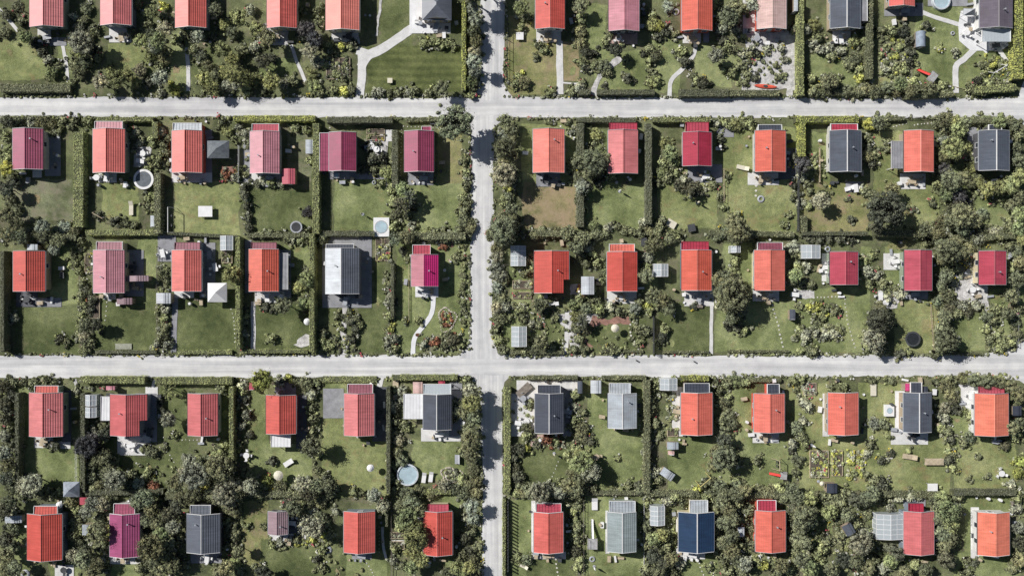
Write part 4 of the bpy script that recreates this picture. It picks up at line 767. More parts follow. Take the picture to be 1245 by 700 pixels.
    for (ax, ay, fx) in ((-wx*.62, -wy, 'y'), (wx*.62, -wy, 'y'), (-wx, wy*.35, 'x'), (-wx, -wy*.45, 'x'), (wx, wy*.3, 'x'), (0, wy, 'y')):
        if notch and ax > 0: continue
        if annex and ay > 0 and fx == 'y': continue
        f = MB(); pn = MB(); s = 1 if (ay if fx == 'y' else ax) > 0 else -1
        if fx == 'y':
            ya, yb_ = sorted((ay+s*.003, ay+s*.06)); f.box(ax-.5, ya, .95, ax+.5, yb_, 1.03); f.box(ax-.5, ya, 1.97, ax+.5, yb_, 2.05); f.box(ax-.5, ya, 1.03, ax-.43, yb_, 1.97); f.box(ax+.43, ya, 1.03, ax+.5, yb_, 1.97)
            ya, yb_ = sorted((ay+s*.003, ay+s*.03)); pn.box(ax-.43, ya, 1.03, ax+.43, yb_, 1.97)
        else:
            xa, xb_ = sorted((ax+s*.003, ax+s*.06)); f.box(xa, ay-.5, .95, xb_, ay+.5, 1.03); f.box(xa, ay-.5, 1.97, xb_, ay+.5, 2.05); f.box(xa, ay-.5, 1.03, xb_, ay-.43, 1.97); f.box(xa, ay+.43, 1.03, xb_, ay+.5, 1.97)
            xa, xb_ = sorted((ax+s*.003, ax+s*.03)); pn.box(xa, ay-.43, 1.03, xb_, ay+.43, 1.97)
        wnd = f.build('window', WHITE, t); pn.build('pane', PANE, wnd)
    # rear annex with a low roof
    for nm, an in (('annex', annex), ('canopy', canopy)):
        if not an: continue
        ax0, ay0, ax1, ay1, ac = an[:5]; zt = an[5] if len(an) > 5 else 2.35
        X0, Y1 = W(ax0, ay0, zt); X1, Y0 = W(ax1, ay1, zt); X0 -= cx; X1 -= cx; Y0 -= cy; Y1 -= cy
        if nm == 'annex' and abs(Y0 - hy) < .8: Y0 = hy - ov + .003
        slope = .16
        am = MB()
        if ac == 'glass': mats = [GLASS, GLASS]
        elif ac in PV: mats = [PV[ac], PV[ac]]
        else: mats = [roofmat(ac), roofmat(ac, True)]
        nst = max(3, int((X1-X0)/.55)); zb = zt + (slope if nm == 'annex' else .08)
        for i in range(nst):
            xa = X0+(X1-X0)*i/nst; xb = X0+(X1-X0)*(i+1)/nst; xm = xb-.07
            am.quad((xa, Y1, zt), (xa, Y0, zb), (xm, Y0, zb), (xm, Y1, zt), 0)
            if i < nst-1: am.box(xm, Y0, zt, xb, Y1, zt+.03, 1) if False else am.quad((xm, Y1, zt+.03), (xm, Y0, zb+.03), (xb, Y0, zb+.03), (xb, Y1, zt+.03), 1)
            else: am.quad((xm, Y1, zt), (xm, Y0, zb), (xb, Y0, zb), (xb, Y1, zt), 0)
        am.quad((X0, Y0, zb-.08), (X0, Y1, zt-.08), (X1, Y1, zt-.08), (X1, Y0, zb-.08), 0)
        r_ = am.build(nm + '_roof', mats, t)
        tr = MB()
        tr.box(X0-.08, Y0, zt-.12, X0-.003, Y1, zb+.07); tr.box(X1+.003, Y0, zt-.12, X1+.08, Y1, zb+.07); tr.box(X0-.08, Y1+.003, zt-.12, X1+.08, Y1+.08, zt+.06)
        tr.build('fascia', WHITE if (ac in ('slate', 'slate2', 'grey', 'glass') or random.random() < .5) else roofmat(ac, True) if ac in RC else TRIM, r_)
        if nm == 'annex' and ac != 'glass':
            aw = MB(); aw.box(X0+.15, min(Y0, Y1), 0, X1-.15, Y1-.15, zt-.1); aw.build('annex_wall', wm, t)
        else:
            for X in (X0+.1, X1-.1):
                for Y in ([Y1-.1, Y0+.1] if nm == 'canopy' else [Y1-.1]):
                    po = MB(); po.box(X-.05, Y-.05, 0, X+.05, Y+.05, zt-.09); po.build('post', WHITE, t)
    if lean:
        lx = (lean - px0)*S
    return t

random.seed(50)
house(36, -22, 77, 33, 'pinkred'); house(122, -20, 160, 31, 'pinkred'); house(213, -20, 251, 34, 'red'); house(324.5, -20, 361, 34.5, 'red'); house(396, -16, 437, 37, 'coral')
house(513, -12, 549, 25, 'slate2', hip=True, extra='with hipped roof')
house(651, -20, 686.5, 35.5, 'red'); house(740, -18, 777, 38, 'pink'); house(829, -18, 866, 37.5, 'coral'); house(920.7, -20, 956, 35.5, 'palepink', extra='with bare roof edge')
house(1009.5, -22, 1046, 35, 'slate2', canopy=(1046.5, -10, 1054, 26, 'g', 2.3)); house(1081, -30, 1112, 8, 'red', extra='mostly cut off'); house(1191, -18, 1231, 34.5, 'duskslate', canopy=(1194, 36, 1228, 51, 'glass', 2.4), extra='with glazed front veranda')
# second row
house(15.5, 156.5, 52.5, 206, 'purple'); house(113, 157, 152, 210, 'red', annex=(116, 148, 149, 157, 'pink')); house(209, 159, 246, 210, 'red', annex=(211, 150, 245, 159, 'grey'))
house(304, 160, 340, 211, 'pink', annex=(307, 151, 339, 160, 'rose')); house(400, 161, 433, 208, 'purple', canopy=(389, 162, 399.6, 208, 'purple', 2.35), extra='with low side roof'); house(491.5, 159.5, 527.5, 209, 'purple', annex=(513, 154, 524, 160, 'purple'))
house(648, 157, 686, 210, 'coral'); house(739.5, 158.5, 775.5, 211, 'pinkred', annex=(741, 150, 774, 159, 'rose')); house(830, 161, 865, 202, 'rose', annex=(834, 149, 861, 161, 'rose'))
house(918, 159, 955, 209, 'coral', annex=(922, 152, 950, 159, 'slate')); house(1009, 159, 1047, 209, 'slate2', annex=(1010, 151, 1042, 159, 'rose')); house(1099, 159, 1135, 209, 'coral', canopy=(1084, 172, 1098.5, 205, 'g', 2.3), extra='with pale side canopy')
house(1190, 159, 1227, 207.5, 'slate2', annex=(1202, 152, 1217, 159, 'slate'))
# third row
house(16, 305, 55, 354, 'red', extra='without any annex'); house(113.5, 304, 151.5, 356, 'pink', annex=(118, 294, 149, 304, 'dull')); house(209, 304, 245, 354, 'red', annex=(213, 295, 243, 304, 'dull')); house(302.5, 303, 339, 354, 'coral', annex=(306, 295, 336, 304, 'dull'), canopy=(340.5, 308, 350, 352, 'g', 2.2))
house(395.5, 302, 437, 357, 'slate2', annex=(397, 297, 430, 302, 'slate'), colE='white', extra='with broad pale left slope'); house(500, 309.5, 533, 348, 'magenta', colE='pink', annex=(502, 298, 523, 309.5, 'rose'))  # magenta cabin: paler west slope has sunlight put into its colour
house(649.4, 305, 691.7, 356, 'red', notch=(685, 340), extra='with notched lower right corner'); house(738, 306, 774.6, 354, 'red', annex=(741, 297, 771, 306, 'coral')); house(828.5, 304, 865, 353, 'coral', annex=(829, 294, 861, 304, 'rose'))
house(917, 304, 954, 353, 'coral', annex=(921, 295, 951, 304, 'dull')); house(1009, 306, 1043, 346, 'rose', extra='of small size'); house(1099.5, 304, 1133, 353, 'rose', smooth=True, extra='with pale ridge stripes'); house(1190, 305, 1223, 346, 'rose', extra='of short plan')
# fourth row
house(35.5, 477, 76.7, 530, 'pinkred', annex=(43, 469, 71, 477, 'red')); house(134, 479, 179, 529, 'pinkred', notch=(171, 511), canopy=(123, 482, 133.5, 511, 'W', 2.2), extra='with notch and white canopy'); house(228.3, 478, 265, 529, 'pinkred', extra='with plain gabled ends')
house(323.5, 480, 360, 527, 'red', canopy=(330, 528, 353, 543, 'W', 2.2), extra='with striped white porch'); house(418.5, 478, 455, 529, 'pinkred', annex=(423, 467, 453, 478, 'dull')); house(514.6, 479, 549, 522, 'slate', annex=(515, 467, 548, 478, 'glass'), canopy=(491, 479, 513.5, 509, 'W', 2.3))
house(650.5, 478, 685, 526, 'slate', annex=(654, 468, 681, 478, 'slate')); house(739, 478, 774, 520, 'grey', annex=(741, 466, 766, 478, 'grey')); house(828, 477, 866, 528, 'coral', annex=(832, 466, 862, 477, 'slate'), extra='with flat dark white-edged annex')
house(916.6, 478, 953.7, 525, 'coral', annex=(933, 467, 947, 478, 'slate')); house(1006.7, 477, 1043.5, 528, 'coral', extra='on an open lawn'); house(1098.5, 477, 1132.5, 525, 'slate2', annex=(1107, 465, 1120, 477, 'slate')); house(1185, 478, 1226, 529, 'orange', annex=(1190, 470, 1220, 478, 'rose'))
# bottom row
house(33, 624, 75.5, 680, 'red', annex=(42, 615, 70, 624, 'red')); house(133.5, 624, 170, 676, 'plum', annex=(139, 612, 164, 624, 'purple')); house(227, 624, 267.7, 671, 'slate2', annex=(232, 614, 256, 624, 'slate2'))
house(326, 621, 350, 649, 'mauve', extra='of tiny size', ez=2.3); house(418, 621, 456, 671, 'red', extra='with plain gables'); house(514.6, 621, 550, 674, 'red', annex=(521, 613, 545, 621, 'rose'))
house(649, 622, 684.7, 671, 'red', annex=(652, 612, 682, 622, 'rose')); house(739, 622, 773.6, 670, 'greygreen', annex=(741, 609, 772, 622, 'grey')); house(825, 622, 868, 670, 'navy', annex=(839, 608, 860, 622, 'grey'))
house(918.5, 620, 955, 670, 'coral', annex=(921, 608, 943, 620, 'rose')); house(1098.6, 621, 1135.5, 673, 'pinkred', annex=(1105, 612, 1122, 621, 'rose')); house(1188.6, 622, 1227.3, 674, 'orange', extra='beside the dark hedge')

# ------------------------------------------------------------------ garden buildings
def roofed_shed(px0, py0, px1, py1, col, name='garden_shed', what='shed', rot=0.0, zt=2.1, desc=None):
    x, y = W((px0+px1)/2, (py0+py1)/2, zt); hx, hy = (px1-px0)*S/2*.98, (py1-py0)*S/2*.98
    t = thing(name, '%s roofed garden %s, %s' % (desc or RW.get(col, col), what, plot_phrase((px0+px1)/2, (py0+py1)/2)), what, (x, y, 0), rot)
    wb = MB(); wb.box(-hx+.12, -hy+.12, 0, hx-.12, hy-.12, zt-.12); wb.build('wall', paint('shed_wall', (.33, .27, .20), var=.2), t)
    rb = MB(); rz = zt + hx*.22
    roof_profile(rb, -hx, zt, 0, rz, -hy, hy, .4); roof_profile(rb, hx, zt, 0, rz, -hy, hy, .4)
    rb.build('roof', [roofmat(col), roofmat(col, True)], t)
    db = MB(); db.box(-.38, -hy+.07, .03, .38, -hy+.117, 1.8); db.build('door', WHITE, t); return t
roofed_shed(706.5, 336, 722.5, 358, 'white'); roofed_shed(343, 205, 359, 224, 'rose'); roofed_shed(811, 537, 825, 546, 'grey', zt=1.7); roofed_shed(1005, 587, 1018, 599, 'slate', zt=1.9)
roofed_shed(960, 376, 967, 389, 'slate2', zt=1.5); roofed_shed(1231, 493, 1242, 505, 'slate', zt=1.9); roofed_shed(129, 469, 140, 474, 'pink', zt=1.5); roofed_shed(97, 604, 108, 613, 'rose', zt=1.8)
roofed_shed(371.5, 170, 381, 187, 'grey', zt=1.7); roofed_shed(718, 462, 731, 478, 'white', zt=1.9); roofed_shed(803, 571, 820, 581, 'grey', rot=math.radians(-35), zt=1.4); roofed_shed(812, 547.5, 820, 552.5, 'palepink', zt=.9, what='box', name='storage_box')
roofed_shed(100, 637, 111, 650, 'grey', zt=1.8); roofed_shed(702, 463, 708, 478, 'slate2', zt=1.8); roofed_shed(1120.5, 469.5, 1128, 477, 'slate', zt=1.9); roofed_shed(1100.5, 466, 1106.5, 475, 'magenta', zt=1.9)
roofed_shed(897, 640, 905, 652, 'white', zt=1.5); roofed_shed(533, 463, 541, 467, 'rose', zt=1.6); roofed_shed(502, 464, 514, 478, 'palepink', zt=1.7); roofed_shed(152, 335, 181, 342, 'mauve', zt=1.9, rot=.02); roofed_shed(142, 362, 161, 370, 'mauve', zt=1.7); roofed_shed(1026, 636, 1038, 650, 'slate2', zt=1.9, rot=.5)
roofed_shed(190, 356, 208, 369, 'white', zt=1.9); roofed_shed(183, 262, 190, 276, 'grey', zt=1.2); roofed_shed(33, 297, 46, 304, 'grey', zt=1.9)
roofed_shed(303, 465, 309, 474, 'rose', zt=1.4); roofed_shed(965, -14, 970, 14, 'white', zt=2.2); roofed_shed(6, 626, 27, 635, 'grey', zt=1.3)

def greenhouse(px0, py0, px1, py1, name='greenhouse', white=False):
    zt = 1.9; x, y = W((px0+px1)/2, (py0+py1)/2, zt); hx, hy = (px1-px0)*S/2, (py1-py0)*S/2; rz = zt+.45
    t = thing(name, 'glass greenhouse with white frame, %s of %s' % (sector((px0+px1)/2, (py0+py1)/2), plot_phrase((px0+px1)/2, (py0+py1)/2)), 'greenhouse', (x, y, 0), 0, 'greenhouses')
    g = MB()
    for s in (-1, 1):
        g.quad((s*hx, -hy, 0), (s*hx, hy, 0), (s*hx, hy, zt), (s*hx, -hy, zt)); g.quad((s*hx, -hy, zt), (s*hx, hy, zt), (0, hy, rz), (0, -hy, rz))
        g.v += [(-hx, s*hy, 0), (hx, s*hy, 0), (hx, s*hy, zt), (0, s*hy, rz), (-hx, s*hy, zt)]; n = len(g.v); g.f.append(tuple(range(n-5, n))); g.m.append(0)
    g.build('glazing', CREAM if False else GLASS, t)
    f = MB(); r = .05; ny = max(2, int(hy*2/.9)); nx = 2
    for j in range(ny+1):
        Y = -hy + 2*hy*j/ny
        for s in (-1, 1): f.bar((s*hx, Y, 0), (s*hx, Y, zt), r, 0, 4); f.bar((s*hx, Y, zt), (0, Y, rz), r, 0, 4)
    for s in (-1, 1):
        f.bar((s*hx, -hy, zt), (s*hx, hy, zt), r, 0, 4); f.bar((s*hx, -hy, .05), (s*hx, hy, .05), r, 0, 4); f.bar((s*hx*.5, -hy, (zt+rz)/2), (s*hx*.5, hy, (zt+rz)/2), r*.7, 0, 4)
    f.bar((0, -hy, rz), (0, hy, rz), r*1.3, 0, 4); f.build('frame', WHITE, t)
    b = MB(); b.box(-hx*.8, -hy*.85, 0, -hx*.25, hy*.85, .5); b.box(hx*.25, -hy*.85, 0, hx*.8, hy*.85, .5); b.build('plant_bench', paint('greenhouse_plants', (.14, .17, .09), var=.6, scale=3), t)
for a in ((621, 299, 639, 323), (622, 397, 640, 421), (795, 321, 812, 336), (975, 298, 997, 314), (803, 460, 823, 474), (104, 480, 117, 493), (104, 495, 117, 507), (791, 615, 808, 638), (268, 287, 283, 304), (1066, 625, 1098, 655), (889, 299, 900, 307), (889, 180, 889, 190)):
    if a[0] != a[2]: greenhouse(*a)

def gazebo(px0, py0, px1, py1, mat, what, zt=2.2):
    x, y = W((px0+px1)/2, (py0+py1)/2, zt+.3); hx, hy = (px1-px0)*S/2, (py1-py0)*S/2
    t = thing('gazebo', '%s, %s' % (what, plot_phrase((px0+px1)/2, (py0+py1)/2)), 'gazebo', (x, y, 0))
    c = MB(); A = [(-hx, -hy, zt), (hx, -hy, zt), (hx, hy, zt), (-hx, hy, zt)]; Tp = (0, 0, zt+1.15)
    for i in range(4): c.tri(A[i], A[(i+1) % 4], Tp); a, b = A[i], A[(i+1) % 4]; c.quad((a[0], a[1], zt-.2), (b[0], b[1], zt-.2), b, a)
    c.build('roof', mat, t)
    for i in range(4):
        p = MB(); X, Y = A[i][0]*.93, A[i][1]*.93; p.bar((X, Y, 0), (X, Y, zt), .04, 0, 6); p.build('post', GREYM, t)
gazebo(251.5, 171, 277.5, 192, paint('grey_canvas', (.17, .19, .21)), 'grey four-sided pyramid gazebo beside the house'); gazebo(252, 344, 275, 367, WHITE, 'white four-sided party tent beside the house'); gazebo(76, 586, 95.5, 604, paint('blue_grey_canvas', (.30, .33, .38)), 'blue-grey pyramid gazebo at lower right corner')
gazebo(1173, 10, 1187, 18, GREYM, 'small grey parasol roof beside the big terrace', 1.9)

# ------------------------------------------------------------------ pools, trampolines, play things
def trampoline(px, py, r, mat_in, what, rimmat, h=.85, net=False):
    x, y = W(px, py, h); R = r*S
    t = thing('trampoline', '%s, %s' % (what, plot_phrase(px, py)), 'trampoline', (x, y, 0))
    m = MB(); m.lathe([(R*.76, h-.02), (R*.76, h)], 28); m.build('jumping_mat', mat_in, t)
    p = MB(); p.lathe([(R*.76, h+.002), (R*.76, h+.03), (R*.98, h+.03), (R*.98, h-.03), (R*.76, h+.002)], 28); p.f = [f for f in p.f if len(f) == 4]; p.m = p.m[:len(p.f)]; p.build('edge_pad', rimmat, t)
    for k in range(6):
        a = k*math.pi/3; l = MB(); l.bar((R*.95*math.cos(a), R*.95*math.sin(a), 0), (R*.95*math.cos(a), R*.95*math.sin(a), h+(1.4 if net else 0)), .03, 0, 6); l.build('leg', GREYM, t)
trampoline(174.5, 218, 12.5, paint('tramp_grey', (.14, .16, .18)), 'big round trampoline with white rim and grey mat', WHITE); trampoline(1110, 412, 9.5, paint('tramp_black', (.02, .025, .03)), 'round black trampoline on the lawn', DARKM)
trampoline(360, 276, 7.5, paint('tramp_black2', (.05, .055, .06)), 'small round trampoline with pale rim', GREYM)
def pool(px, py, r, what, sx=1.0, square=None):
    h = .8; x, y = W(px, py, h); R = r*S
    t = thing('swimming_pool', '%s, %s' % (what, plot_phrase(px, max(py, 2))), 'pool', (x, y, 0))
    if square:
        a, b = square[0]*S/2, square[1]*S/2; w = MB(); w.box(-a, -b, 0, a, b, h*.9); w.build('surround', WHITE, t)
        q = MB(); q.lathe([(R, h*.9+.003), (R, h*.9+.02), (R*.86, h*.9+.02)], 24); q.build('rim', GREYM, t); z = h*.9+.03
        u = MB(); u.lathe([(R*.86, z-.005), (R*.86, z)], 24); u.build('water', WATER, t)
    else:
        w = MB(); w.lathe([(R, 0), (R*1.02, h), (R*.88, h+.03), (R*.88, .5)], 28); w.f = [f for f in w.f if len(f) == 4]; w.m = w.m[:len(w.f)]; w.build('surround', paint('pool_wall', (.62, .66, .70)), t)
        u = MB(); u.lathe([(R*.88, h-.15), (R*.88, h-.12)], 28); u.build('water', WATER, t)
        l = MB(); l.bar((R*.6, R*.8, 0), (R*.5, R*.7, h+.4), .03); l.bar((R*.8, R*.6, 0), (R*.7, R*.5, h+.4), .03); l.build('ladder', WHITE, t)
pool(495.5, 577, 13, 'round pale blue above-ground pool beside two white loungers'); pool(1145, 1, 10.5, 'round white-rimmed pool cut by the top edge'); pool(463.5, 276, 8, 'round spa in a square white surround', square=(19, 23)); pool(1082, 499, 3.6, 'small white hot tub with pale blue water', square=(11, 14))
pool(409, 213, 3.4, 'tiny round white tub beside the dark terrace', square=(6, 6))

def platform_slide(px, py, w, d, rz, slidemat, what, slen=3.2):
    x, y = W(px, py, 1.4); t = thing('play_tower', '%s, %s' % (what, plot_phrase(px, py)), 'play tower', (x, y, 0), rz)
    p = MB(); hx, hy = w*S/2, d*S/2; p.box(-hx, -hy, 1.3, hx, hy, 1.38); p.build('platform', paint('grey_boards', (.40, .40, .40)), t)
    for sx in (-1, 1):
        for sy in (-1, 1): l = MB(); l.box(sx*hx*.9-.05, sy*hy*.9-.05, 0, sx*hx*.9+.05, sy*hy*.9+.05, 1.297); l.build('leg', WOODD, t)
    s = MB(); n = 8
    for i in range(n):
        a = i/n; b = (i+1)/n; za = 1.38*(1-a)**1.3+.08; zb = 1.38*(1-b)**1.3+.08; ya = hy + a*slen; yb = hy + b*slen
        s.quad((-.22, ya, za), (.22, ya, za), (.22, yb, zb), (-.22, yb, zb)); s.quad((-.25, ya, za+.18), (-.22, ya, za), (-.22, yb, zb), (-.25, yb, zb+.18)); s.quad((.22, ya, za), (.25, ya, za+.18), (.25, yb, zb+.18), (.22, yb, zb))
    s.build('slide', slidemat, t)
    r = MB()
    for sx in (-1, 1): r.bar((sx*hx*.9, -hy*.9, 1.9), (sx*hx*.9, hy*.9, 1.9), .03); r.bar((sx*hx*.9, -hy*.9, 1.38), (sx*hx*.9, -hy*.9, 1.9), .03); r.bar((sx*hx*.9, hy*.9, 1.38), (sx*hx*.9, hy*.9, 1.9), .03)
    r.build('railing', WOODD, t)
platform_slide(720.5, 661, 12, 13, 0, WHITE, 'play tower with long pale slide', 3.4); platform_slide(1134, 94, 13, 9, math.radians(52), REDP, 'wooden play platform with red slide', 2.4); platform_slide(953, 578, 9, 8, math.radians(85), REDP, 'small play platform with red slide on lawn', 1.8)

def swing(px, py, ln, rz, what, mat=WHITE):
    h = 2.2; x, y = W(px, py, h); t = thing('garden_swing', '%s, %s' % (what, plot_phrase(px, py)), 'swing', (x, y, 0), rz); a = ln*S/2
    b = MB(); b.bar((0, -a, h), (0, a, h), .07, 0, 6); b.build('beam', mat, t)
    for s in (-1, 1):
        for q in (-1, 1): l = MB(); l.bar((q*.9, s*a, 0), (0, s*a, h), .045, 0, 6); l.build('leg', mat, t)
    for s in (-1, 1):
        r = MB(); r.bar((0, s*a*.4-.22, h), (0, s*a*.4-.22, .5), .012, 0, 4); r.bar((0, s*a*.4+.22, h), (0, s*a*.4+.22, .5), .012, 0, 4); r.box(-.12, s*a*.4-.25, .45, .12, s*a*.4+.25, .49); r.build('seat', DARKM, t)
swing(204, 267, 30, 0, 'white frame swing beside the tall hedge'); swing(1217, 84, 18, math.radians(-60), 'white metal swing frame near the terrace'); swing(948, 566, 12, math.radians(0), 'pale swing frame by the play platform', WOOD); swing(118, 262, 14, math.radians(60), 'pale wooden swing frame in hedge shadow', WOOD)
swing(858, 586, 16, math.radians(-50), 'thin yellow wooden frame by the bushes', paint('yellow_wood', (.6, .52, .22)))

# barrel sauna
x, y = W(1121.5, 47, 1.8); t = thing('barrel_sauna', 'blue-grey round-topped garden hut on lawn, second plot from right, top row', 'hut', (x, y, 0))
b = MB()
for i in range(12):
    a0 = math.pi*i/12; a1 = math.pi*(i+1)/12; r = .9
    b.quad((r*math.cos(a0), -1.5, 1.0+r*math.sin(a0)), (r*math.cos(a1), -1.5, 1.0+r*math.sin(a1)), (r*math.cos(a1), 1.5, 1.0+r*math.sin(a1)), (r*math.cos(a0), 1.5, 1.0+r*math.sin(a0)))
b.build('roof', paint('blue_tin', (.28, .33, .40)), t); w = MB(); w.box(-.87, -1.45, 0, .87, 1.45, 1.0)
for s in (-1, 1): w.v += [(.87*math.cos(math.pi*i/8), s*1.46, 1.0+.87*math.sin(math.pi*i/8)) for i in range(9)]; w.f.append(tuple(range(len(w.v)-9, len(w.v)))); w.m.append(0)
w.build('wall', WOODD, t); d = MB(); d.box(-.3, -1.52, .05, .3, -1.47, 1.7); d.build('door', WHITE, t)
# red kayak
x, y = W(930, 105.5); kb = MB(); n = 14
ring = []
for i in range(n+1):
    u = -1 + 2*i/n; wdt = .36*(1-abs(u)**2.4)+.01; ring.append([(u*2.35, -wdt, .28+.12*u*u), (u*2.35, 0, .05+.2*u*u), (u*2.35, wdt, .28+.12*u*u), (u*2.35, 0, .40+.08*u*u)])
for i in range(n):
    for j in range(4): kb.quad(ring[i][j], ring[i+1][j], ring[i+1][(j+1) % 4], ring[i][(j+1) % 4])
k_ = tag(kb.build('kayak', paint('kayak_red', (.75, .13, .08), rough=.4), None, (x, y, .02), math.radians(-4)), 'orange-red kayak lying beside hedge, fourth plot right of lane, top row', 'kayak')
ck = MB(); ck.lathe([(.30, .37), (.30, .44), (.24, .44)], 16, sx=1.5, sy=.8); ck.build('cockpit_rim', DARKM, k_)

# ------------------------------------------------------------------ furniture
def table_mesh(kind):
    m = MB()
    if kind == 'round': m.lathe([(.6, .70), (.6, .74)], 18)
    else: m.box(-.8, -.42, .70, .8, .42, .74)
    return m
def leg_mesh():
    m = MB(); m.box(-.03, -.03, 0, .03, .03, .7); return m
def make_table(kind, mat, name):
    t = link(name, None); t['category'] = 'table'; table_mesh(kind).build('tabletop', mat, t); lm = leg_mesh().mesh('leg', mat)
    a, b = (.38, .38) if kind == 'round' else (.72, .36)
    for sx in (-1, 1):
        for sy in (-1, 1): link('leg', lm, t, (sx*a, sy*b, 0))
    return t
def make_chair(mat, name):
    t = link(name, None); t['category'] = 'chair'; s = MB(); s.box(-.24, -.24, .42, .24, .24, .47); s.build('seat', mat, t)
    b = MB(); b.box(-.24, .20, .50, .24, .25, .9); b.build('backrest', mat, t); l = MB(); l.box(-.02, -.02, 0, .02, .02, .42); lm = l.mesh('leg', mat)
    for sx in (-1, 1):
        for sy in (-1, 1): link('leg', lm, t, (sx*.21, sy*.21, 0))
    return t
mats3 = {'white': WHITE, 'dark': DARKM, 'wooden': WOOD, 'grey': GREYM}
PT = {(k, c): make_table(k, mats3[c], 'garden_table') for k in ('round', 'rect') for c in mats3}
PC = {c: make_chair(mats3[c], 'garden_chair') for c in mats3}
used = set()
def place(proto, px, py, rz, label, group, z=.0):
    x, y = W(px, py, .5)
    if id(proto) not in used:
        used.add(id(proto)); proto.location = (x, y, z); proto.rotation_euler.z = rz; proto['label'] = label; proto['group'] = group; TOP.append(proto); return proto
    return copy_tree(proto, (x, y, z), rz, label, group)
random.seed(77)
SETS = """174 187 round white 4;171 196 rect white 2;636 484 round grey 4;300 553 round white 4;631 514 rect white 2;58 46 rect grey 2;148 46 rect wooden 2;330 42 rect grey 2;424 45 round dark 3;530 34 rect grey 4;664 46 rect wooden 3;752 47 round white 3;840 47 rect wooden 2
920 47 round grey 3;1022 48 rect white 3;1100 14 rect grey 3;1175 40 round white 3;1210 56 rect dark 2;130 216 rect white 2;222 216 rect wooden 3;328 217 rect grey 2;515 217 rect grey 2;664 218 rect dark 2;858 215 rect white 3;925 217 rect wooden 4;1108 221 rect wooden 3;1040 229 rect white 2
33 364 round dark 3;162 325 rect dark 2;325 362 rect white 3;345 330 rect grey 3;420 366 rect grey 3;518 355 rect grey 2;755 361 rect wooden 3;850 362 rect grey 3;928 359 rect wooden 3;1004 325 rect white 2;1088 318 rect white 4;1112 358 rect grey 2;1182 352 round white 4
52 537 rect wooden 3;182 525 rect dark 3;160 541 rect white 4;340 472 rect grey 3;462 505 rect dark 3;534 528 rect white 4;690 500 rect grey 2;823 500 rect wooden 2;930 531 rect wooden 4;1110 530 round dark 4;1180 480 rect white 3;78 692 round dark 2;150 679 rect wooden 2;252 678 rect white 4
355 635 rect white 3;348 652 rect grey 2;440 675 rect grey 2;665 675 rect wooden 2;842 674 rect white 2;1185 650 rect dark 2;452 178 round white 3;458 182 round white 2;1076 368 round white 3;1070 360 rect white 2;545 500 rect dark 1;725 555 round wooden 2;1217 575 round white 3;640 512 round white 2;966 358 rect white 2;100 250 rect white 1;118 216 round white 2;262 325 rect white 2;255 310 rect grey 3;198 308 rect white 2"""
for row in SETS.replace('\n', ';').split(';'):
    px, py, kind, c, n = row.split(); px, py, n = float(px), float(py), int(n); rz = random.uniform(-.25, .25) + random.choice([0, math.pi/2])
    place(PT[(kind, c)], px, py, rz, '%s %s garden table, %s of %s' % (c, 'round' if kind == 'round' else 'rectangular', sector(px, py), plot_phrase(px, py)), 'garden tables', .1)
    for j in range(n):
        a = rz + j*2*math.pi/max(n, 2) + math.pi/2; d = .95/S/1.0*1.0
        cx_, cy_ = px + math.cos(a)*5.6, py - math.sin(a)*5.6
        place(PC[c], cx_, cy_, a - math.pi/2, '%s garden chair, %s of %s' % (c, sector(cx_, cy_), plot_phrase(cx_, cy_)), 'garden chairs', .1)

def lounger(px, py, l, w, rz, mat, what, h=.4):
    x, y = W(px, py, h); a, b = l*S/2, w*S/2
    t = thing('sun_lounger', '%s, %s' % (what, plot_phrase(px, py)), 'lounger', (x, y, 0), rz)
    m = MB(); m.box(-a, -b, h-.05, a*.35, b, h+.06); m.build('mattress', mat, t)
    m = MB(); m.quad((a*.35, -b, h+.06), (a*.35, b, h+.06), (a*.97, b, h+.45), (a*.97, -b, h+.45)); m.quad((a*.35, -b, h), (a*.97, -b, h+.38), (a*.97, b, h+.38), (a*.35, b, h)); m.build('backrest', mat, t)
    for sx in (-.8, .25):
        for sy in (-1, 1): q = MB(); q.box(sx*a-.03, sy*b*.85-.03, 0, sx*a+.03, sy*b*.85+.03, h-.053); q.build('leg', GREYM, t)
R_ = math.radians
for a in ((515.5, 580, 13, 5, R_(82), WHITE, 'left white sun lounger beside the round pool'), (524, 579, 13, 5, R_(82), WHITE, 'right white sun lounger beside the round pool'), (351, 562, 13, 6, R_(32), WHITE, 'pale tilted sun lounger on lawn'),
          (903, 204, 15, 5, R_(-14), CREAM, 'cream bench-like lounger beside the coral roofed cabin'), (159.5, 253, 17, 5, R_(90), CREAM, 'long cream lounger on lawn'), (723, 612, 15, 7, R_(90), WHITE, 'white pedestal cover beside wire run'), (637, 688, 10, 4, R_(-25), CREAM, 'cream lounger beside the bushes'),
          (1106, 555, 17, 6, R_(-8), WOOD, 'pale wooden lounger on lawn'), (556, 558, 6, 11, R_(0), GREYM, 'grey flat lounger by the lane bushes'), (1033, 229, 12, 5, R_(15), WHITE, 'white lounger by the dark veranda'), (404, 18, 5, 9, R_(35), WHITE, 'white lounger leaning by the cabin')):
    lounger(*a)
def bigtable(px, py, w, d, mat, name, what, cat, h=.9, rz=0):
    x, y = W(px, py, h); a, b = w*S/2, d*S/2; t = thing(name, '%s, %s' % (what, plot_phrase(px, py)), cat, (x, y, 0), rz)
    m = MB(); m.box(-a, -b, h-.06, a, b, h); m.build('tabletop', mat, t)
    for sx in (-1, 1):
        for sy in (-1, 1): q = MB(); q.box(sx*a*.85-.04, sy*b*.85-.04, 0, sx*a*.85+.04, sy*b*.85+.04, h-.063); q.build('leg', GREYM, t)
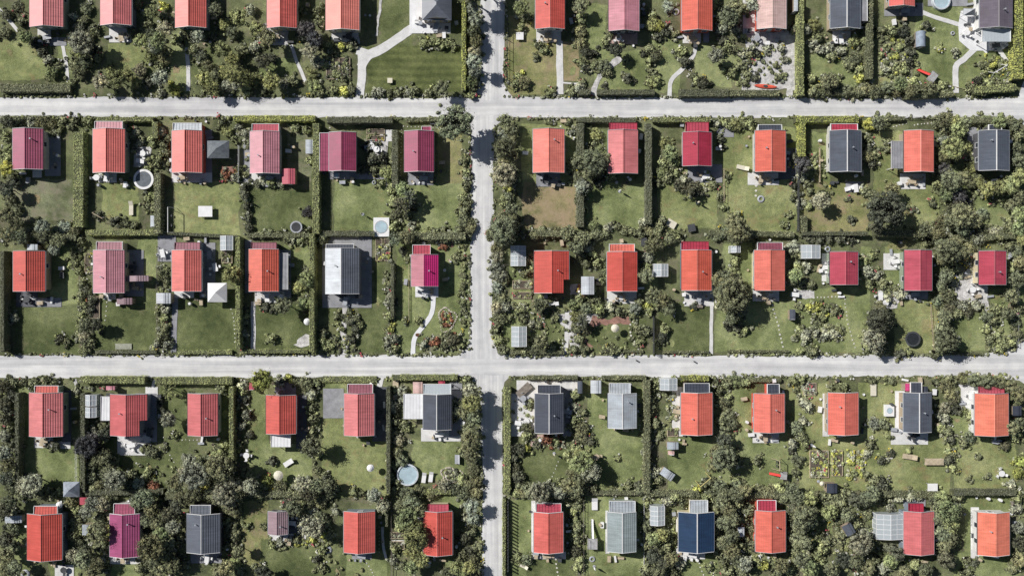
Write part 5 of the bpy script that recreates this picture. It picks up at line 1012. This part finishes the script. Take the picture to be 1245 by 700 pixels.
bigtable(249.5, 257, 17, 13, WHITE, 'table_tennis_table', 'big white table alone on the lawn', 'table'); bigtable(1136, 561, 23, 8, WOOD, 'picnic_table', 'long pale wooden table on the lawn', 'table', .75); bigtable(1134, 592, 12, 9, WHITE, 'garden_table', 'white square table by the lower hedge', 'table')
bigtable(474, 98, 6, 6, CREAM, 'garden_table', 'small cream table on the striped lawn', 'table', .6); bigtable(637, 474, 20, 9, WOODD, 'workbench', 'tilted slatted bench in the corner terrace', 'bench', .7, R_(42)); bigtable(481, 474, 7, 24, WOOD, 'plank_bench', 'pale upright plank deck between the bushes', 'bench', .3)
bigtable(1062, 474, 7, 14, CREAM, 'plank_bench', 'cream narrow bench on the lawn', 'bench', .4); bigtable(150, 421, 20, 7, paint('pale_slab', (.33, .34, .27)), 'sandpit_cover', 'low pale lid on the lawn near road', 'sandpit', .2); bigtable(632, 44, 9, 9, WHITE, 'fire_pit', 'white square frame table on dry lawn', 'table', .6)
bigtable(850, 372, 9, 4, WOODD, 'bench', 'dark garden bench by the terrace edge', 'bench', .45); bigtable(1251-20, 612, 3, 6, WOODD, 'bench', 'small dark bench by the right hedge', 'bench', .45); bigtable(99, 250, 3, 6, WHITE, 'bench', 'white bench on the green hedge strip', 'bench', .45)
bigtable(841, 277, 9, 9, DARKM, 'garden_table', 'dark square table at the lawn end', 'table', .7, .2); bigtable(816, 272, 12, 9, CREAM, 'folding_table', 'cream tilted table at lawn end', 'table', .5, -.5); bigtable(783, 294, 7, 10, DARKM, 'garden_table', 'dark table with pale edge above the greenhouse', 'table', .7)

def parasol(px, py, r, mat, what, h=2.2, closed=False):
    x, y = W(px, py, h if not closed else 1.0); t = thing('closed_parasol' if closed else 'parasol', '%s, %s' % (what, plot_phrase(px, py)), 'parasol', (x, y, 0))
    p = MB(); p.bar((0, 0, 0), (0, 0, h), .03, 0, 6); p.build('pole', GREYM, t)
    c = MB(); c.lathe([(.16, .9), (.22, 1.3), (.05, h+.1)] if closed else [(r*S, h-.25), (r*S*.5, h), (.02, h+.12)], 10); c.build('canopy', mat, t)
    b = MB(); b.lathe([(.3, 0), (.3, .08), (.06, .12)], 10); b.build('base', GREYM, t)
for a in ((748, 399, 5, CREAM, 'round cream parasol on lawn by stepping stones'), (450, 569, 4.5, WHITE, 'round white parasol on the big lawn'), (373, 391, 4.2, WHITE, 'round white parasol beside the tall hedge'), (338, 578, 6, CREAM, 'cream parasol above the lawn'),
          (71, 614, 4, WHITE, 'white parasol beside the rear annex'), (1000, 588, 3, CREAM, 'small cream parasol beside the slate shed')): parasol(*a)
for a in ((754, 232, 2, WHITE, 'closed white parasol casting a long shadow'), (989, 542, 2, WHITE, 'closed white parasol by vegetable plots'), (300, 244, 2, CREAM, 'closed cream parasol on the lawn'), (849, 246, 2, CREAM, 'closed cream parasol on lawn'), (440, 260, 2, CREAM, 'closed cream parasol on lawn'), (674, 552, 2, CREAM, 'closed cream parasol on lawn'), (723, 690, 2, WHITE, 'closed white parasol by the play tower')): parasol(*a, closed=True)

# tyres, fire rings, pots, barrels, boxes
ring = MB(); ring.lathe([(.42, .02), (.55, .12), (.42, .24), (.30, .24), (.26, .10)], 18); ring.f = [f for f in ring.f if len(f) == 4]; ring.m = ring.m[:len(ring.f)]
RING = ring.mesh('fire_ring', GREYM)
for px, py, s in ((925, 242, 1.3), (822, 15, 1.2), (875, 160, 1.2), (399, 668, 1.4), (31, 697, 1.6), (720, 679, 1.1), (1158, 41, .8), (455, 222, .8), (1006, 303, 1.1)):
    x, y = W(px, py); o = link('fire_ring', RING, None, (x, y, .0)); o.scale = (s, s, 1); tag(o, 'pale round fire ring, %s of %s' % (sector(px, py), plot_phrase(px, py)), 'fire ring', 'round fire rings')
def pmesh(kind, mat):
    m = MB()
    if kind == 'plant_pot': m.lathe([(.16, 0), (.24, .34), (.21, .34), (.20, .28)], 12)
    elif kind == 'water_barrel': m.lathe([(.26, 0), (.31, .4), (.31, .55), (.26, .9)], 14)
    elif kind == 'storage_box': m.box(-.55, -.3, 0, .55, .3, .5); m.box(-.58, -.33, .503, .58, .33, .56)
    elif kind == 'planter': m.box(-.6, -.2, 0, .6, .2, .35)
    else: m.box(-.3, -.3, 0, .3, .3, .7); m.box(-.36, -.36, .703, .36, .36, .76)
    return m.mesh(kind, mat)
KN = {'plant_pot': 'plant pot', 'water_barrel': 'water barrel', 'storage_box': 'storage box', 'planter': 'planter', 'compost_bin': 'compost bin'}
CM = {}
random.seed(88)
HOUSES = [o for o in TOP if o.name.startswith('allotment_house')]
inv = lambda x, y: (x/S + 622.5, 350 - y/S)
for hobj in HOUSES:
    w = [c for c in hobj.children if c.name.startswith('roof')][0]
    xs = [v.co.x for v in w.data.vertices]; ys = [v.co.y for v in w.data.vertices]; hx, hy = max(xs), max(ys)
    for j in range(random.randint(9, 14)):
        kind = random.choice(['plant_pot', 'plant_pot', 'plant_pot', 'water_barrel', 'storage_box', 'planter', 'compost_bin']); c = random.choice(['white', 'white', 'grey', 'dark', 'wooden', 'wooden'])
        side = random.choice('SSSEEWN')
        if side == 'S': x = random.uniform(-hx, hx); y = -hy - random.uniform(.4, 2.4)
        elif side == 'E': x = hx + random.uniform(.5, 2.2); y = random.uniform(-hy, hy)
        elif side == 'W': x = -hx - random.uniform(.4, 1.5); y = random.uniform(-hy, hy)
        else: x = random.uniform(-hx, hx); y = hy + random.uniform(1.6, 2.4)
        X, Y = hobj.location.x + x, hobj.location.y + y; px, py = inv(X, Y)
        if py < 2 or py > 698 or px < 1 or px > 1244: continue
        if (kind, c) not in CM: CM[(kind, c)] = pmesh(kind, mats3[c])
        o = link(kind, CM[(kind, c)], None, (X, Y, .09), random.choice([0, math.pi/2]) + random.uniform(-.2, .2))
        tag(o, '%s %s, %s of %s' % (c, KN[kind], sector(px, py), plot_phrase(px, py)), KN[kind], KN[kind] + 's around the houses')

# raised bed frames
for x0, y0, x1, y1 in ((397, 70, 412, 97), (413, 71, 426, 96), (104, 308, 114, 331), (457, 290, 465, 317), (467, 290, 475, 317), (270, 304, 283, 320), (976, 465, 992, 480), (811, 520, 824, 530), (446, 157, 468, 163), (446, 165, 468, 171), (984, 547, 1007, 580), (1011, 547, 1024, 578), (474, 646, 492, 654), (474, 657, 492, 667), (109, 360, 122, 387), (623, 341, 646, 351), (623, 355, 646, 363)):
    t = MB(); a, b = W(x0, y1), W(x1, y0); h = .3; q = .09
    t.box(a[0], a[1], 0, b[0], a[1]+q, h); t.box(a[0], b[1]-q, 0, b[0], b[1], h); t.box(a[0], a[1]+q+.002, 0, a[0]+q, b[1]-q-.002, h); t.box(b[0]-q, a[1]+q+.002, 0, b[0], b[1]-q-.002, h)
    mx, my = (x0+x1)/2, (y0+y1)/2
    o = t.build('raised_bed', WOOD); s = MB(); s.box(a[0]+q+.003, a[1]+q+.003, 0, b[0]-q-.003, b[1]-q-.003, .2); s.build('soil', PV['m'], o)
    tag(o, 'wood-edged vegetable bed, %s of %s' % (sector(mx, my), plot_phrase(mx, my)), 'raised bed', 'raised vegetable beds')
# oval stone-edged ponds
for px, py, rx, ry in ((543.5, 388, 7, 10), (548, 577, 8.5, 6.5)):
    x, y = W(px, py); t = MB(); ns = 26
    for rr_ in (.85, 1.4):
        for k in range(int(ns*rr_)):
            a = 2*math.pi*k/int(ns*rr_); wob_ = 1 + .16*math.sin(3*a+1) + .08*math.sin(5*a); X = rx*S*rr_*wob_*math.cos(a) + random.uniform(-.05, .05); Y = ry*S*rr_*wob_*math.sin(a); q = random.uniform(.08, .17); t.box(X-q, Y-q, 0, X+q, Y+q, random.uniform(.1, .2))
    o = t.build('stone_edging', paint('edging_stone', (.55, .50, .42)), None, (x, y, 0)); pm = MB(); pm.lathe([(rx*S*.62, .03), (rx*S*.55, .05)], 20, sx=1, sy=ry/rx); pm.build('dark_planting', paint('pond', (.03, .04, .03)), o)
    tag(o, 'oval double-ringed stone-edged flower bed, %s' % plot_phrase(px, py), 'flower bed')

# ------------------------------------------------------------------ fences
def fence(x0, y0, x1, y1, h, mat, what, gap=2.0, pick=None, panel=False, pw=.04):
    a = Vector(W(x0, y0)); b = Vector(W(x1, y1)); ln = (b-a).length; ang = math.atan2(b.y-a.y, b.x-a.x)
    t = thing('fence', '%s, %s of %s' % (what, sector((x0+x1)/2, (y0+y1)/2), plot_phrase((x0+x1)/2, (y0+y1)/2)), 'fence', (a.x, a.y, 0), ang)
    n = max(1, int(ln/gap)); pm = MB(); pm.box(-pw, -pw, 0, pw, pw, h); pm = pm.mesh('post', mat)
    for i in range(n+1): link('post', pm, t, (ln*i/n, 0, 0))
    r = MB(); r.box(0, pw+.003, h*.85, ln, pw+.04, h*.85+.07); r.box(0, pw+.003, h*.3, ln, pw+.04, h*.3+.07)
    r.build('rail', mat, t)
    if panel:
        p = MB(); k = 0
        while k*.14 < ln-.1: p.box(k*.14, pw+.043, .08, k*.14+.10, pw+.065, h); k += 1
        p.build('boards', mat, t)
fence(617, 26, 617, 106, 1.2, DARKM, 'dark post-and-rail fence', 1.6); fence(617.5, 607, 617.5, 690, 2.0, DARKM, 'tall row of thin dark posts', .64, pw=.10); fence(968.5, 190, 968.5, 281, 1.3, DARKM, 'dark boarded fence', 2, panel=True); fence(793, 384, 793, 429, 1.9, DARKM, 'dark boarded fence', 2, panel=True)
fence(712, 600, 776, 600, 1.0, WOODD, 'thin grey rail fence', 2); fence(782, 605, 782, 700, .9, WHITE, 'thin white rail fence', 2); fence(709, 606, 709, 700, 1.0, WOODD, 'thin grey rail fence', 2); fence(879, 206, 879, 245, 1.0, WOOD, 'pale low rail fence', 1.5); fence(995, 180, 995, 222, .8, WOOD, 'cream low edge fence', 1.5, panel=True)
fence(1076, 144, 1130, 144, 1.0, DARKM, 'dark wire fence along road', 2); fence(476, 605, 476, 700, 1.0, WOODD, 'grey rail fence', 2); fence(192, 300, 192, 425, 1.0, WOODD, 'weathered rail fence', 2); fence(612, 322, 646, 322, .6, WOODD, 'low weathered rail fence', 1.5); fence(291, 178, 291, 222, 1.0, WHITE, 'white picket fence', 1.5, panel=True)
fence(94, 545, 94, 590, 1.0, WHITE, 'white rail fence beside clipped hedge', 1.5); fence(1094, 303, 1150, 303, .8, WOODD, 'low weathered fence', 2); fence(645, 143.5, 700, 143.5, .9, WHITE, 'white low rail fence along road', 2); fence(497, 322, 497, 390, .5, WOOD, 'thin pale string fence', 2); fence(1130, 370, 1134, 425, .6, WOOD, 'pale low edge fence', 2)
fence(1235, 350, 1235, 420, 1.0, GREYM, 'thin grey wire fence', 2); fence(1137, 100, 1190, 114, .2, WOOD, 'fallen pale pole line', 4); fence(470, 178, 470, 230, 1.0, DARKM, 'thin dark wire fence', 2)
for px, py in ((773.4, 437.8), (843.6, 439.2)):
    x, y = W(px, py); t = MB(); t.box(-.09, -.09, 0, .09, .09, .6); t.box(-.11, -.11, .603, .11, .11, .66)
    tag(t.build('marker_post', DARKM, None, (x, y, 0)), 'short dark marker post on the lower gravel road, %s' % ('left one' if px < 800 else 'right one'), 'post')

# ------------------------------------------------------------------ make repeated labels single things out
for nm in (PT, PC):
    for p in list(nm.values()):
        if id(p) not in used:
            for ch in list(p.children): bpy.data.objects.remove(ch)
            bpy.data.objects.remove(p)
ORD = ['first', 'second', 'third', 'fourth', 'fifth', 'sixth', 'seventh', 'eighth', 'ninth', 'tenth', 'eleventh', 'twelfth', 'thirteenth', 'fourteenth', 'fifteenth', 'sixteenth']
by = {}
for o in TOP:
    if o.get('category') == 'stepping stone': continue
    by.setdefault(o['label'], []).append(o)
for lab, lst in by.items():
    if len(lst) < 2: continue
    lst.sort(key=lambda o: o.location.x)
    for i, o in enumerate(lst):
        pre = ('leftmost', 'rightmost')[i] if len(lst) == 2 else ('leftmost', 'middle', 'rightmost')[i] if len(lst) == 3 else (ORD[i] if i < len(ORD) else str(i+1)) + '-from-left'
        o['label'] = pre + ' ' + lab
bad = [o['label'] for o in TOP if not 4 <= len(o['label'].split()) <= 16]
print('things', len(TOP), 'label length problems', len(bad), bad[:5])

# ------------------------------------------------------------------ camera, sky, sun
EL, AZ = 40.0, 150.0      # sun height; direction to the sun in the plan, degrees from +x
wd = bpy.data.worlds.new('World'); scene.world = wd; wd.use_nodes = True
nt = wd.node_tree; bg = nt.nodes['Background']; sky = nt.nodes.new('ShaderNodeTexSky'); sky.sky_type = 'NISHITA'; sky.sun_disc = False
sky.sun_elevation = math.radians(EL); sky.sun_rotation = math.radians(90-AZ)
nt.links.new(sky.outputs[0], bg.inputs[0]); bg.inputs[1].default_value = 0.042
sd = bpy.data.lights.new('sun', 'SUN'); sd.energy = 5.0; sd.angle = math.radians(.5); sd.color = (1.0, .965, .92)
so = bpy.data.objects.new('sun', sd); COL.objects.link(so)
dirv = Vector((math.cos(math.radians(EL))*math.cos(math.radians(AZ)), math.cos(math.radians(EL))*math.sin(math.radians(AZ)), math.sin(math.radians(EL))))
so.rotation_euler = dirv.to_track_quat('Z', 'Y').to_euler()
cam = bpy.data.cameras.new('camera'); cam.sensor_width = 36; cam.lens = 18/((622.5*S)/H); cam.clip_start = 1; cam.clip_end = 5000
co = bpy.data.objects.new('camera', cam); COL.objects.link(co); co.location = (0, 0, H); scene.camera = co
scene.view_settings.view_transform = 'Standard'; scene.view_settings.look = 'None'; scene.view_settings.exposure = 0; scene.view_settings.gamma = 1
